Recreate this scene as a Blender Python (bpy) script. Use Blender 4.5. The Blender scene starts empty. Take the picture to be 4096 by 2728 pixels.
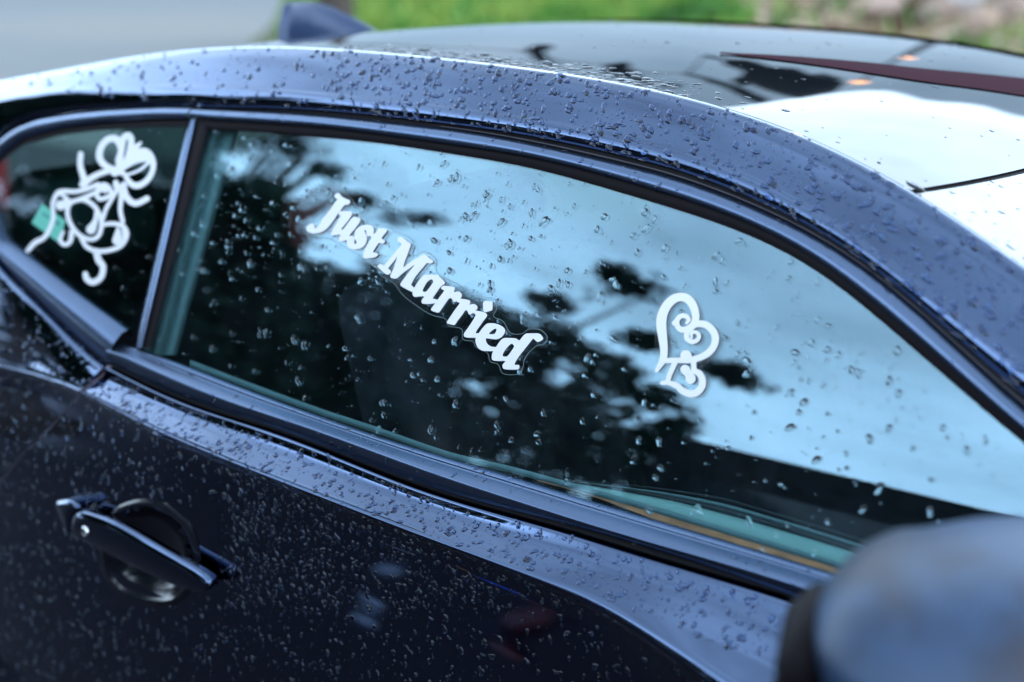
import bpy, bmesh, math, random
import numpy as np
from math import radians, sin, cos, pi, atan2, sqrt, tan
from mathutils import Vector, Matrix
from mathutils.geometry import tessellate_polygon
random.seed(7); rng = np.random.default_rng(11)
SC = bpy.context.scene; COL = SC.collection
# ------------------------------------------------------------------ camera
PSI, TH, FPX, DIST = radians(38), radians(16), 5689.0, 1.7
fwd = np.array([-sin(PSI)*cos(TH), cos(PSI)*cos(TH), -sin(TH)])
rgt = np.array([cos(PSI), sin(PSI), 0.0]); upv = np.cross(rgt, fwd)
CAM = np.array([0, 0, 1.10]) - DIST*fwd
cd = bpy.data.cameras.new('camera'); cam = bpy.data.objects.new('camera', cd); COL.objects.link(cam)
cam.matrix_world = Matrix(((rgt[0], upv[0], -fwd[0], CAM[0]), (rgt[1], upv[1], -fwd[1], CAM[1]), (rgt[2], upv[2], -fwd[2], CAM[2]), (0, 0, 0, 1)))
cd.sensor_width = 36; cd.lens = 50; cd.clip_start = 0.05; cd.clip_end = 2000
cd.dof.use_dof = True; cd.dof.focus_distance = 1.70; cd.dof.aperture_fstop = 2.1; cd.dof.aperture_blades = 0
SC.camera = cam
# ------------------------------------------------------------------ sky, sun, exposure
SUN_EL, SUN_AZ = radians(34), radians(66)
W = bpy.data.worlds.new('World'); SC.world = W; W.use_nodes = True
nt = W.node_tree; N = nt.nodes; LK = nt.links; N.clear()
out = N.new('ShaderNodeOutputWorld'); bg = N.new('ShaderNodeBackground'); sky = N.new('ShaderNodeTexSky')
sky.sky_type = 'NISHITA'; sky.sun_disc = False; sky.sun_elevation = SUN_EL; sky.sun_rotation = SUN_AZ
sky.air_density = 1.0; sky.dust_density = 1.5; sky.ozone_density = 2.5
tc = N.new('ShaderNodeTexCoord'); mp = N.new('ShaderNodeMapping'); mp.inputs['Scale'].default_value = (1.3, 1.3, 4.5)
nz = N.new('ShaderNodeTexNoise'); nz.inputs['Scale'].default_value = 1.4; nz.inputs['Detail'].default_value = 5
cr = N.new('ShaderNodeMapRange'); cr.inputs['From Min'].default_value = .35; cr.inputs['From Max'].default_value = .65
cr.inputs['To Min'].default_value = .75; cr.inputs['To Max'].default_value = 1.0
mx = N.new('ShaderNodeMix'); mx.data_type = 'RGBA'; mx.inputs[7].default_value = (7.4, 9.6, 12.0, 1)
LK.new(tc.outputs['Generated'], mp.inputs['Vector']); LK.new(mp.outputs['Vector'], nz.inputs['Vector'])
LK.new(nz.outputs['Fac'], cr.inputs['Value']); LK.new(cr.outputs['Result'], mx.inputs[0])
sx = N.new('ShaderNodeSeparateXYZ'); hz = N.new('ShaderNodeMapRange'); hz.interpolation_type = 'SMOOTHSTEP'
hz.inputs['From Min'].default_value = .35; hz.inputs['From Max'].default_value = .80; hz.inputs['To Min'].default_value = 2.3; hz.inputs['To Max'].default_value = .78
vm = N.new('ShaderNodeVectorMath'); vm.operation = 'SCALE'
LK.new(tc.outputs['Generated'], sx.inputs[0]); LK.new(sx.outputs['Z'], hz.inputs['Value']); n2 = N.new('ShaderNodeTexNoise'); n2.inputs['Scale'].default_value = 3.2; n2.inputs['Detail'].default_value = 4
m2 = N.new('ShaderNodeMapRange'); m2.inputs['From Min'].default_value = .3; m2.inputs['From Max'].default_value = .7; m2.inputs['To Min'].default_value = .74; m2.inputs['To Max'].default_value = 1.18
mu = N.new('ShaderNodeMath'); mu.operation = 'MULTIPLY'; LK.new(mp.outputs['Vector'], n2.inputs['Vector']); LK.new(n2.outputs['Fac'], m2.inputs['Value'])
LK.new(hz.outputs['Result'], mu.inputs[0]); LK.new(m2.outputs['Result'], mu.inputs[1]); LK.new(mu.outputs[0], vm.inputs['Scale'])
LK.new(sky.outputs['Color'], mx.inputs[6]); LK.new(mx.outputs[2], vm.inputs[0]); LK.new(vm.outputs[0], bg.inputs['Color'])
bg.inputs['Strength'].default_value = 0.15; LK.new(bg.outputs['Background'], out.inputs['Surface'])
sl = bpy.data.lights.new('sun', 'SUN'); sl.energy = 0.5; sl.angle = radians(20); sl.color = (1, .95, .88)
so = bpy.data.objects.new('sun', sl); COL.objects.link(so)
sdir = Vector((sin(SUN_AZ)*cos(SUN_EL), cos(SUN_AZ)*cos(SUN_EL), sin(SUN_EL)))
so.rotation_euler = (-sdir).to_track_quat('-Z', 'Y').to_euler()
vs = SC.view_settings; vs.view_transform = 'Standard'; vs.look = 'None'; vs.gamma = 1; vs.use_curve_mapping = False
vs.exposure = 0.45
SC.render.engine = 'CYCLES'; cy = SC.cycles
cy.use_denoising = True; cy.max_bounces = 10; cy.transmission_bounces = 8; cy.transparent_max_bounces = 16; cy.glossy_bounces = 6
cy.sample_clamp_indirect = 12; cy.caustics_refractive = True; cy.caustics_reflective = True

# ------------------------------------------------------------------ geometry of the rays and the body surfaces
def ray(px, py):
    d = fwd*FPX + rgt*(px-2048) + upv*(1364-py); return d/np.linalg.norm(d)
def Gy(x, z): return .42*(z-1.1) + .25*(z-1.1)**2 + .03*x*x        # side glass sheet
def Dy(x, z): return -.116 + .03*x*x + .10*(max(0, .62-z))**2
def hit(px, py, off=0., f=Gy):
    d = ray(px, py)
    g = lambda t: (CAM+d*t)[1] - (f((CAM+d*t)[0], (CAM+d*t)[2]) - off)
    a = .25; b = a
    for t in np.linspace(.25, 5, 120):
        if g(t) > 0: b = t; break
        a = t
    for _ in range(36):
        m = (a+b)/2
        if g(m) > 0: b = m
        else: a = m
    return CAM + d*b
def proj(p):
    v = np.asarray(p)-CAM; w = v@fwd
    return 2048+FPX*(v@rgt)/w, 1364-FPX*(v@upv)/w, w
class Line:
    """a smooth body line z(x) with y from the side sheet"""
    def __init__(s, pts, off, ext=(), lam=30., f=Gy, pre=()):
        P = [hit(a, b, off, f) for a, b in pts]
        P = [np.array([q[0], 0, q[1]]) for q in pre] + P + [np.array([q[0], 0, q[1]]) for q in ext]
        P.sort(key=lambda q: q[0])
        x = np.array([q[0] for q in P]); z = np.array([q[2] for q in P])
        s.x0, s.x1 = x[0], x[-1]; n = 300; X = np.linspace(s.x0, s.x1, n); Z = np.interp(X, x, z)
        D2 = np.diff(np.eye(n), 2, axis=0); Z = np.linalg.solve(np.eye(n)+lam*100*(D2.T@D2), Z)
        s.X, s.Z, s.off, s.f, s.var, s.fr = X, Z, off, f, None, 0
    def z(s, x): return float(np.interp(x, s.X, s.Z))
    def p(s, x, dz=0, off=None):
        z = s.z(x)+dz; o = s.off if off is None else off
        if s.fr: u = min(1, max(0, (x-.18)/.3)); o += s.fr*u*u*(3-2*u)
        if s.var: w = min(1, max(0, (x+.95)/.45)); w = w*w*(3-2*w); o = s.var+(o-s.var)*w
        return np.array([x, s.f(x, z)-o, z])

# ------------------------------------------------------------------ helpers
def tag(o, label=None, cat=None, group=None, kind=None):
    for k, v in (('label', label), ('category', cat), ('group', group), ('kind', kind)):
        if v: o[k] = v
    return o
def empty(name, loc, label, cat, group=None):
    o = bpy.data.objects.new(name, None); o.location = loc; COL.objects.link(o); return tag(o, label, cat, group)
def mesh(name, V, Fs, mat, parent=None, smooth=True, label=None):
    me = bpy.data.meshes.new(name); me.from_pydata([tuple(map(float, v)) for v in V], [], Fs); me.update()
    me.validate()
    if smooth: me.polygons.foreach_set('use_smooth', [True]*len(me.polygons))
    me.materials.append(mat); o = bpy.data.objects.new(name, me); COL.objects.link(o)
    if parent:
        o.parent = parent; o.matrix_parent_inverse = Matrix.Translation(-Vector(parent.location)) if parent.parent is None else Matrix.Identity(4)
    if label: o['label'] = label
    return o
def sub(o, parent):                      # parent a mesh built in world coordinates under a part built in world coordinates
    o.parent = parent; o.matrix_parent_inverse = Matrix.Identity(4); return o
def grid(rows, closed=False):
    n = len(rows[0]); V = [p for r in rows for p in r]; Fs = []
    for i in range(len(rows)-1):
        for j in range(n-1+(1 if closed else 0)):
            k = (j+1) % n; Fs.append((i*n+j, i*n+k, (i+1)*n+k, (i+1)*n+j))
    return V, Fs
def merge(*parts):
    V, Fs = [], []
    for v, f in parts:
        b = len(V); V += list(v); Fs += [tuple(i+b for i in q) for q in f]
    return V, Fs
def catmull(pts, k=4, closed=True):
    P = [np.array(p, float) for p in pts]; n = len(P); o = []
    for i in range(n if closed else n-1):
        a, b, c, d = (P[(i-1) % n], P[i], P[(i+1) % n], P[(i+2) % n]) if closed else (P[max(i-1, 0)], P[i], P[i+1], P[min(i+2, n-1)])
        for t in np.arange(k)/k:
            o.append(.5*((2*b)+(c-a)*t+(2*a-5*b+4*c-d)*t*t+(3*b-3*c+d-a)*t**3))
    if not closed: o.append(P[-1])
    return o
def tube(path, rad, seg=8, cap=True):
    P = [np.array(p, float) for p in path]; n = len(P); R = rad if hasattr(rad, '__len__') else [rad]*n; rows = []
    up0 = np.array([0.13, 0.21, .97])
    for i in range(n):
        t = P[min(i+1, n-1)]-P[max(i-1, 0)]; t = t/(np.linalg.norm(t)+1e-9)
        a = np.cross(t, up0); a /= (np.linalg.norm(a)+1e-9); b = np.cross(t, a)
        rows.append([P[i]+R[i]*(cos(u)*a+sin(u)*b) for u in np.linspace(0, 2*pi, seg, endpoint=False)])
    V, Fs = grid(rows, True)
    if cap: Fs += [tuple(range(seg))[::-1], tuple(range((n-1)*seg, n*seg))]
    return V, Fs
def box(c, s, rz=0, rx=0, bev=0):
    bm = bmesh.new(); bmesh.ops.create_cube(bm, size=1)
    for v in bm.verts: v.co = Vector((v.co.x*s[0], v.co.y*s[1], v.co.z*s[2]))
    if bev: bmesh.ops.bevel(bm, geom=bm.edges[:], offset=bev, segments=3, affect='EDGES', profile=.6)
    M = Matrix.Translation(Vector(c)) @ Matrix.Rotation(rz, 4, 'Z') @ Matrix.Rotation(rx, 4, 'X')
    bmesh.ops.transform(bm, matrix=M, verts=bm.verts); bm.verts.index_update()
    V = [np.array(v.co) for v in bm.verts]; Fs = [tuple(v.index for v in f.verts) for f in bm.faces]; bm.free(); return V, Fs

# ------------------------------------------------------------------ materials
def mat(name, base=(.5, .5, .5), rough=.5, metal=0., spec=.5, coat=0., coat_r=.03, ior=1.5, noise=None, bump=None, trans=0., coat_ior=1.5):
    m = bpy.data.materials.new(name); m.use_nodes = True; t = m.node_tree; p = t.nodes['Principled BSDF']
    p.inputs['Base Color'].default_value = (*base, 1); p.inputs['Roughness'].default_value = rough
    p.inputs['Metallic'].default_value = metal; p.inputs['IOR'].default_value = ior
    p.inputs['Specular IOR Level'].default_value = spec; p.inputs['Coat Weight'].default_value = coat
    p.inputs['Coat Roughness'].default_value = coat_r; p.inputs['Coat IOR'].default_value = coat_ior; p.inputs['Transmission Weight'].default_value = trans
    if noise:
        sc, c2, lo, hi = noise; g = t.nodes.new('ShaderNodeTexCoord'); n = t.nodes.new('ShaderNodeTexNoise'); n.inputs['Scale'].default_value = sc
        n.inputs['Detail'].default_value = 6; r = t.nodes.new('ShaderNodeMapRange'); r.inputs['From Min'].default_value = lo; r.inputs['From Max'].default_value = hi
        x = t.nodes.new('ShaderNodeMix'); x.data_type = 'RGBA'; x.inputs[6].default_value = (*base, 1); x.inputs[7].default_value = (*c2, 1)
        t.links.new(g.outputs['Object'], n.inputs['Vector']); t.links.new(n.outputs['Fac'], r.inputs['Value'])
        t.links.new(r.outputs['Result'], x.inputs[0]); t.links.new(x.outputs[2], p.inputs['Base Color'])
    if bump:
        sc, st, dist = bump; g = t.nodes.new('ShaderNodeTexCoord'); n = t.nodes.new('ShaderNodeTexNoise'); n.inputs['Scale'].default_value = sc; n.inputs['Detail'].default_value = 4
        b = t.nodes.new('ShaderNodeBump'); b.inputs['Strength'].default_value = st; b.inputs['Distance'].default_value = dist
        t.links.new(g.outputs['Object'], n.inputs['Vector']); t.links.new(n.outputs['Fac'], b.inputs['Height']); t.links.new(b.outputs['Normal'], p.inputs['Normal'])
    return m
def thin_glass(name, tint, refl, ior, rough=0., extra=0.):
    m = bpy.data.materials.new(name); m.use_nodes = True; t = m.node_tree; t.nodes.clear()
    o = t.nodes.new('ShaderNodeOutputMaterial'); a = t.nodes.new('ShaderNodeBsdfTransparent'); b = t.nodes.new('ShaderNodeBsdfGlossy')
    f = t.nodes.new('ShaderNodeFresnel'); f.inputs['IOR'].default_value = ior; x = t.nodes.new('ShaderNodeMixShader')
    a.inputs['Color'].default_value = (*tint, 1); b.inputs['Color'].default_value = (*refl, 1); b.inputs['Roughness'].default_value = rough
    geo = t.nodes.new('ShaderNodeNewGeometry'); mixi = t.nodes.new('ShaderNodeMix'); mixi.data_type = 'FLOAT'
    mixi.inputs[2].default_value = ior; mixi.inputs[3].default_value = 1/ior
    t.links.new(geo.outputs['Backfacing'], mixi.inputs[0]); t.links.new(mixi.outputs[0], f.inputs['IOR'])
    t.links.new(f.outputs[0], x.inputs[0]); t.links.new(a.outputs[0], x.inputs[1]); t.links.new(b.outputs[0], x.inputs[2]); t.links.new(x.outputs[0], o.inputs['Surface'])
    return m
M_PAINT = mat('dark_blue_paint', (.058, .098, .192), .05, 1.0, coat=1, coat_r=.012, coat_ior=1.5)
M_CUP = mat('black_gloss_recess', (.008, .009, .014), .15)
M_ROOF = mat('black_roof_gloss', (.006, .008, .012), .03, 0, ior=1.75)
M_RUBBER = mat('black_rubber', (.008, .006, .008), .6, spec=.12)
M_GAP = mat('seam_black', (.006, .005, .007), .8)
M_TRIM = mat('satin_trim', (.115, .16, .255), .27, .95)
M_TRIMF = mat('grained_black_trim', (.06, .055, .07), .45, .3)
M_GLASS = thin_glass('tinted_window_glass', (.84, .95, .95), (.60, .81, .95), 2.0)
M_GLASSQ = thin_glass('privacy_window_glass', (.56, .70, .69), (.75, .85, 1.0), 1.6)
M_GLASSD = thin_glass('dark_privacy_glass', (.18, .24, .24), (.8, .9, 1.0), 1.5)
M_WIND = thin_glass('windscreen_glass', (.5, .62, .6), (1, 1, 1), 2.6)
M_MAROON = mat('maroon_matte', (.032, .006, .013), .85, spec=.06)
M_CHROME = mat('chrome', (.85, .85, .88), .12, 1.)
M_VINYL = mat('white_vinyl', (.70, .70, .73), .45)
M_FILM = thin_glass('clear_film', (.93, .96, .96), (1, 1, 1), 1.35, .08)
M_FEDGE = mat('film_edge', (.16, .22, .24), .3)
M_MINT = mat('mint_paper', (.10, .42, .32), .7)
M_MINTD = mat('dark_mint_ink', (.04, .22, .2), .7)
M_INT = mat('dark_upholstery', (.010, .009, .014), .85, spec=.2, noise=(14, (.034, .03, .042), .4, .6))
M_INTP = mat('dark_plastic', (.02, .022, .028), .5)
M_PILLAR = mat('grey_pillar_trim', (.16, .24, .27), .7)
M_CREAM = mat('pale_door_trim', (.30, .46, .46), .6)
M_TAN = mat('tan_wood_trim', (.95, .36, .17), .45, noise=(40, (.60, .22, .11), .35, .65))
M_MIRR = mat('grained_mirror_plastic', (.017, .044, .10), .45, 0, spec=.5, noise=(9, (.005, .010, .028), .44, .58), bump=(260, .25, .001))
M_SILVER = mat('mirror_glass', (.8, .82, .85), .02, 1.)
M_WATER = mat('water', (1, 1, 1), .0, 0, ior=1.34, trans=1.0)
M_WATERP = mat('water_on_dark_paint', (.40, .55, .78), .0, 0, ior=1.45, trans=1.0)
M_WATERD = mat('water_on_door', (.72, .88, 1.0), .0, 0, ior=1.6, trans=1.0)
M_ROAD = mat('wet_concrete', (.105, .12, .128), .7, noise=(.12, (.155, .152, .142), .4, .62))
M_ASPH = mat('wet_asphalt', (.009, .007, .011), .6, spec=.2, noise=(.35, (.018, .012, .018), .35, .65), bump=(60, .25, .01))
M_EARTH = mat('grassy_earth', (.05, .09, .02), .9, noise=(1.2, (.10, .085, .05), .4, .62))
M_LEAF = mat('leaf', (.035, .075, .02), .6); M_LEAFD = mat('dark_leaf', (.010, .030, .020), .7, spec=.2)
M_BARK = mat('bark', (.045, .035, .03), .9, noise=(20, (.09, .07, .055), .4, .6))

# ------------------------------------------------------------------ body lines (traced on the side sheet of the car)
GLTOP = [(850, 515), (1024, 522), (1300, 543), (1500, 562), (1700, 590), (1900, 625), (2048, 645), (2267, 698), (2534, 778), (2801, 858), (2979, 925), (3160, 1005), (3300, 1090), (3450, 1210), (3560, 1310), (3770, 1480), (3900, 1600), (4096, 1765)]
MOLB = [(850, 480), (1024, 490), (1300, 510), (1500, 535), (1800, 578), (2048, 615), (2200, 643), (2445, 710), (2712, 790), (2890, 850), (3072, 930), (3160, 965), (3300, 1055), (3450, 1175), (3560, 1275), (3660, 1345), (3790, 1460), (3920, 1578), (4020, 1665), (4096, 1727)]
MOLT = [(780, 436), (1024, 447), (1300, 465), (1560, 495), (1800, 520), (2048, 562), (2300, 618), (2560, 682), (2712, 718), (2890, 790), (3072, 866), (3200, 925), (3400, 1040), (3550, 1160), (3720, 1300), (3790, 1364), (3900, 1480), (4000, 1575), (4096, 1660)]
GAPT = [(780, 428), (1024, 428), (1300, 440), (1560, 465), (1800, 495), (2048, 527), (2300, 578), (2560, 640), (2712, 672), (2890, 745), (3072, 822), (3180, 870), (3380, 985), (3560, 1120), (3700, 1240), (3850, 1364), (3960, 1470), (4096, 1595)]
CREASE = [(250, 352), (520, 342), (760, 343), (1024, 350), (1280, 375), (1500, 395), (1750, 425), (2048, 460), (2250, 500), (2450, 545), (2700, 600), (2900, 665), (3072, 735), (3300, 850), (3500, 985), (3700, 1140), (3900, 1330), (4096, 1510)]
CREST = [(-100, 350), (110, 305), (350, 262), (640, 210), (780, 197), (1024, 190), (1250, 200), (1500, 215), (1700, 240), (2048, 275), (2250, 308), (2450, 343), (2750, 405), (3072, 497), (3200, 550), (3350, 620), (3490, 690), (3640, 757), (3811, 886), (4096, 1105)]
QTOP_O = [(0, 550), (60, 508), (150, 475), (300, 451), (450, 437), (640, 428), (780, 430)]
QTOP_I = [(0, 622), (100, 547), (250, 510), (400, 491), (600, 477), (770, 475)]
QBOT = [(0, 945), (150, 1062), (300, 1180), (450, 1290), (545, 1364)]
QB2 = [(0, 1005), (150, 1130), (320, 1270), (475, 1405)]
QB3 = [(0, 1045), (100, 1145), (250, 1290), (350, 1390), (425, 1442)]
BELT = [(560, 1400), (700, 1450), (900, 1530), (1024, 1577), (1200, 1640), (1500, 1745), (1800, 1840), (2048, 1908), (2250, 1975), (2480, 2043), (2700, 2108), (3072, 2218), (3310, 2290)]
E1 = [(500, 1420), (700, 1512), (900, 1595), (1024, 1635), (1200, 1690), (1400, 1760), (1600, 1835), (1800, 1910), (2048, 1985), (2300, 2072), (2500, 2130), (2700, 2190), (3072, 2290)]
E2 = [(450, 1452), (600, 1535), (800, 1615), (1024, 1680), (1200, 1745), (1400, 1825), (1600, 1905), (1800, 1975), (2048, 2040), (2150, 2060), (2400, 2132), (2700, 2222), (3072, 2342)]
B1 = [(425, 1462), (600, 1555), (800, 1640), (1024, 1702), (1200, 1765), (1400, 1845), (1600, 1930), (1800, 2000), (2048, 2065), (2300, 2130), (2500, 2203), (2700, 2265), (3072, 2365)]
C1 = [(330, 1570), (440, 1640), (600, 1710), (800, 1790), (1024, 1880), (1200, 1945), (1400, 2020), (1600, 2098), (1750, 2160), (2048, 2262), (2250, 2332), (2450, 2402), (2700, 2500), (3072, 2640)]
C2 = [(330, 1576), (440, 1646), (600, 1717), (800, 1798), (1024, 1889), (1200, 1956), (1400, 2034), (1600, 2114), (1750, 2177), (2048, 2282), (2250, 2360), (2450, 2440), (2550, 2510), (2700, 2610), (2900, 2690), (3072, 2760)]
FE = 0.925    # where the side window ends in front
front = lambda z0, z1: [(.72, z0), (.92, z1)]
L_gl = Line(GLTOP, 0., ext=[(.75, 1.035), (.95, .93)])
L_mb = Line(MOLB, .008, ext=[(.76, 1.04), (1.0, .925)])
L_mt = Line(MOLT, .011, ext=[(.78, 1.05), (1.05, .92)])
L_gt = Line(GAPT, .008, ext=[(.80, 1.06), (1.10, .915)], pre=[(-1.9, 1.13), (-1.3, 1.235)] and [])
L_cr = Line(CREASE, .008, ext=[(.82, 1.10), (1.15, .94)], pre=[(-1.5, 1.24), (-2.2, 1.06)])
L_ct = Line(CREST, -.010, ext=[(.85, 1.11), (1.25, .94)], pre=[(-1.6, 1.27), (-2.3, 1.09)], lam=60)
L_qo = Line(QTOP_O, .011, pre=[(-1.21, 1.20), (-1.235, 1.17)], lam=2)
L_qi = Line(QTOP_I, .006, pre=[(-1.19, 1.19), (-1.20, 1.175)], lam=2)
L_qb = Line(QBOT, .004, pre=[(-1.20, 1.165)], lam=4)
L_q2 = Line(QB2, .016, pre=[(-1.21, 1.14)], lam=4)
L_q3 = Line(QB3, .012, pre=[(-1.235, 1.125), (-1.4, 1.16), (-2.3, 1.02)], lam=8)
L_be = Line(BELT, 0., ext=[(.70, .938), (1.05, .925)], lam=60)
L_e1 = Line(E1, .020, ext=[(.70, .925), (1.1, .91)], lam=60)
L_e2 = Line(E2, .018, ext=[(.70, .905), (1.1, .89)], lam=60)
L_b1 = Line(B1, .014, ext=[(.70, .900), (1.2, .885)], lam=60)
L_c1 = Line(C1, .052, ext=[(.75, .80), (1.3, .79)], pre=[(-1.2, .888), (-2.3, .88)], lam=60)
L_c2 = Line(C2, .055, ext=[(.75, .73), (1.3, .70)], pre=[(-1.2, .884), (-2.3, .876)], lam=20)

def xs(a, b, n): return np.linspace(a, b, n)
def loft(lines_pts): return grid(lines_pts)
def mid(a, b, t, out=0., up=0.):
    return [p*(1-t)+q*t+np.array([0, -out, up]) for p, q in zip(a, b)]
def row(L, X, **k): return [L.p(x, **k) for x in X]

CARLAB = 'dark blue wet car with stickers on its side windows'
car = empty('car', (0, .75, 0), CARLAB, 'car')

# ---- roof rail / pillar strip
L_c1.var = .024; L_c2.var = .026; L_c2.fr = .04
XR = xs(-2.2, 1.1, 150)
XR2 = xs(-1.235, 1.1, 130)
def qz(x):   # top opening line left of the divider, then the door gap
    return L_qo.z(x) if x < -.705 else L_gt.z(x)
def gap_row(X, dz=0, off=.008):
    r = []
    for x in X:
        if x < -.66: 
            w = min(1, max(0, (x+.76)/.10)); z = L_qo.z(min(x, -.70))*(1-w)+L_gt.z(max(x, -.70))*w + .001
        else: z = L_gt.z(x)
        r.append(np.array([x, Gy(x, z+dz)-off, z+dz]))
    return r
gr = gap_row(XR2); cre = row(L_cr, XR2); cst = row(L_ct, XR2)
inn = gap_row(XR2, dz=.001, off=-.03)
fil = [p+np.array([0, .008, .0025]) for p in cst]; fil2 = [p+np.array([0, .016, .0015]) for p in cst]; fil3 = [p+np.array([0, .02, -.006]) for p in cst]
def railrows(a, c, t):
    return [a, mid(a, c, .5, .0015), c, ]
rows = [inn, gr, mid(gr, cre, .5, .001), mid(gr, cre, .96, .0012), cre, mid(cre, cst, .05, 0, 0), mid(cre, cst, .35, .0006, .0006), mid(cre, cst, .7, .0012, .0014), cst, fil, fil2, fil3]
V, Fs = grid(rows); rail = mesh('roof_rail', V, Fs, M_PAINT, car)

# ---- roof, windscreen (one swept skin cut at the header seam)
YC, HW = .66, .52
def crown(x): return .014
def Rz(x, y):
    y0 = L_ct.p(x)[1]+.018; h = YC-y0; u = (y-YC)/h
    return L_ct.z(x) - .004 + crown(x)*(1-abs(u)**2.0)
def hit_roof(px, py):
    d = ray(px, py); a = None
    for t in np.linspace(1.2, 4.2, 500):
        p = CAM+d*t
        if -2.2 < p[0] < 1.2 and p[1] > L_ct.p(p[0])[1] and p[2] < Rz(p[0], p[1]): a = t; break
    if a is None: return None
    lo, hi = a-.006, a
    for _ in range(24):
        m = (lo+hi)/2; p = CAM+d*m
        if p[2] < Rz(p[0], p[1]): hi = m
        else: lo = m
    return CAM+d*hi
sa, sb = hit_roof(3668, 752), hit_roof(4060, 696)
def seam_x(y):
    x0 = sa[0]; k = (sb[0]-sa[0])/(sb[1]-sa[1]); u = y-sa[1]
    umax = YC-sa[1]; v = max(0, 1-((y-YC)/umax)**2)
    return x0 + k*umax*.5*v + 0.0
def skin(x0f, x1f, n, m, name, mt):
    rows = []
    for j in range(m):
        s = j/(m-1); r = []
        for i in range(n):
            t = i/(n-1)
            yy = .16+s*(1.16); xa = x0f(yy); xb = x1f(yy); x = xa+(xb-xa)*t
            y0 = L_ct.p(x)[1]+.018; y = y0+s*2*(YC-y0)
            r.append(np.array([x, y, Rz(x, y)]))
        rows.append(r)
    return mesh(name, *grid(rows), mt, car)
roof = skin(lambda y: -1.75, lambda y: seam_x(y)-.004, 110, 50, 'roof_panel', M_ROOF)
wind = skin(lambda y: seam_x(y)+.004, lambda y: 1.14, 60, 50, 'windscreen', M_WIND)
ys = np.linspace(.12, 1.36, 40)
seal = [[np.array([seam_x(y)+dx, y, Rz(seam_x(y)+dx, y)-.003]) for y in ys] for dx in (-.009, 0, .009)]
mesh('windscreen_seal', *grid(seal), M_RUBBER, car)
headl = [[np.array([seam_x(y)+dx, y, Rz(seam_x(y)+dx, y)-.012]) for y in ys] for dx in (-.02, .10, .25, .6)]
mesh('headliner', *grid(headl), M_INTP, car)
# rear screen
rs = []
for s in np.linspace(0, 1, 12):
    r = []
    for t in np.linspace(-1.751, -2.25, 10):
        y0 = L_ct.p(t)[1]+.018; y = y0+s*2*(YC-y0); r.append(np.array([t, y, Rz(t, y)]))
    rs.append(r)
mesh('rear_screen', *grid(rs), M_GLASSD, car)
# tapered dark maroon strip on the far half of the roof
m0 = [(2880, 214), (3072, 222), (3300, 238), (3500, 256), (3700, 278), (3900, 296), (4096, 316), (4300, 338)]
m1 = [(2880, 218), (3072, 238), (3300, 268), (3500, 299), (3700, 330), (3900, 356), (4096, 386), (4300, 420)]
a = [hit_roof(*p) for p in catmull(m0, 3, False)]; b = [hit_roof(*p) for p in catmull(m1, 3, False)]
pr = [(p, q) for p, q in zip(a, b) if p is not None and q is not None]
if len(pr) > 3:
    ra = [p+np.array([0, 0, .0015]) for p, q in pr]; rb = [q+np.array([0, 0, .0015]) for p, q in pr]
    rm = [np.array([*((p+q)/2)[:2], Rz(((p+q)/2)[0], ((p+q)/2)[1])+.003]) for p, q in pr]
    mesh('maroon_strip', *grid([ra, rm, rb]), M_MAROON, car)

# ---- far side of the body, mirrored and simplified, floor, ends
def mir(r): return [np.array([p[0], 2*YC-p[1], p[2]]) for p in r]
XF = xs(-2.2, 1.1, 40)
fr = [mir([L_ct.p(x)+np.array([0, .018, 0]) for x in XF]), mir([np.array([x, Gy(x, 1.30 if x < .2 else L_ct.z(x)-.06)-.008, min(1.30, L_ct.z(x)-.05)]) for x in XF])]
mesh('far_roof_rail', *grid(fr), M_PAINT, car)
fg = [fr[1], mir([np.array([x, Gy(x, .95), .90]) for x in XF])]
mesh('far_window', *grid(fg), M_GLASSD, car)
mesh('far_door_lining', *grid([[p+np.array([0, -.06, 0]) for p in fg[1]], [p*np.array([1, 1, 0])+np.array([0, -.08, .25]) for p in fg[1]]]), M_INT, car)
fd = [fg[1]] + [mir([np.array([x, y, z]) for x in XF]) for y, z in ((-.12, .87), (-.115, .6), (-.09, .25))]
mesh('far_side_panel', *grid(fd), M_PAINT, car)
mesh('cabin_floor', *box((-.2, YC, .26), (3.6, 1.55, .04)), M_INT, car, False)
mesh('boot_bulkhead', *box((-1.72, YC, .62), (.04, 1.4, .7)), M_INT, car, False)

# ---- side window panes with 4 mm thickness
def pane(name, X, top, bot, m, dx0=0):
    rows = []
    for off in (0., -.004):
        R = []
        for s in np.linspace(0, 1, 14):
            R.append([np.array([x, Gy(x, zz)-off-.0, zz]) for x in X for zz in [bot(x)*(1-s)+top(x)*s]])
        rows.append(R)
    A = grid(rows[0]); B = grid(rows[1][::-1])
    e1 = grid([rows[0][-1], rows[1][-1]]); e2 = grid([rows[1][0], rows[0][0]])
    V, Fs = merge(A, B, e1, e2); return mesh(name, V, Fs, m, car)
XG = xs(-.668, FE, 90)
win = pane('side_window', XG, lambda x: L_gl.z(max(x, -.64))+.006, lambda x: min(L_be.z(x)-.02, L_gl.z(max(x, -.64))), M_GLASS)
XQ = xs(-1.195, -.697, 40)
qwin = pane('quarter_window', XQ, lambda x: L_qi.z(x)+.004, lambda x: min(L_qb.z(x)-.004, L_qi.z(x)), M_GLASSQ)

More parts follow.
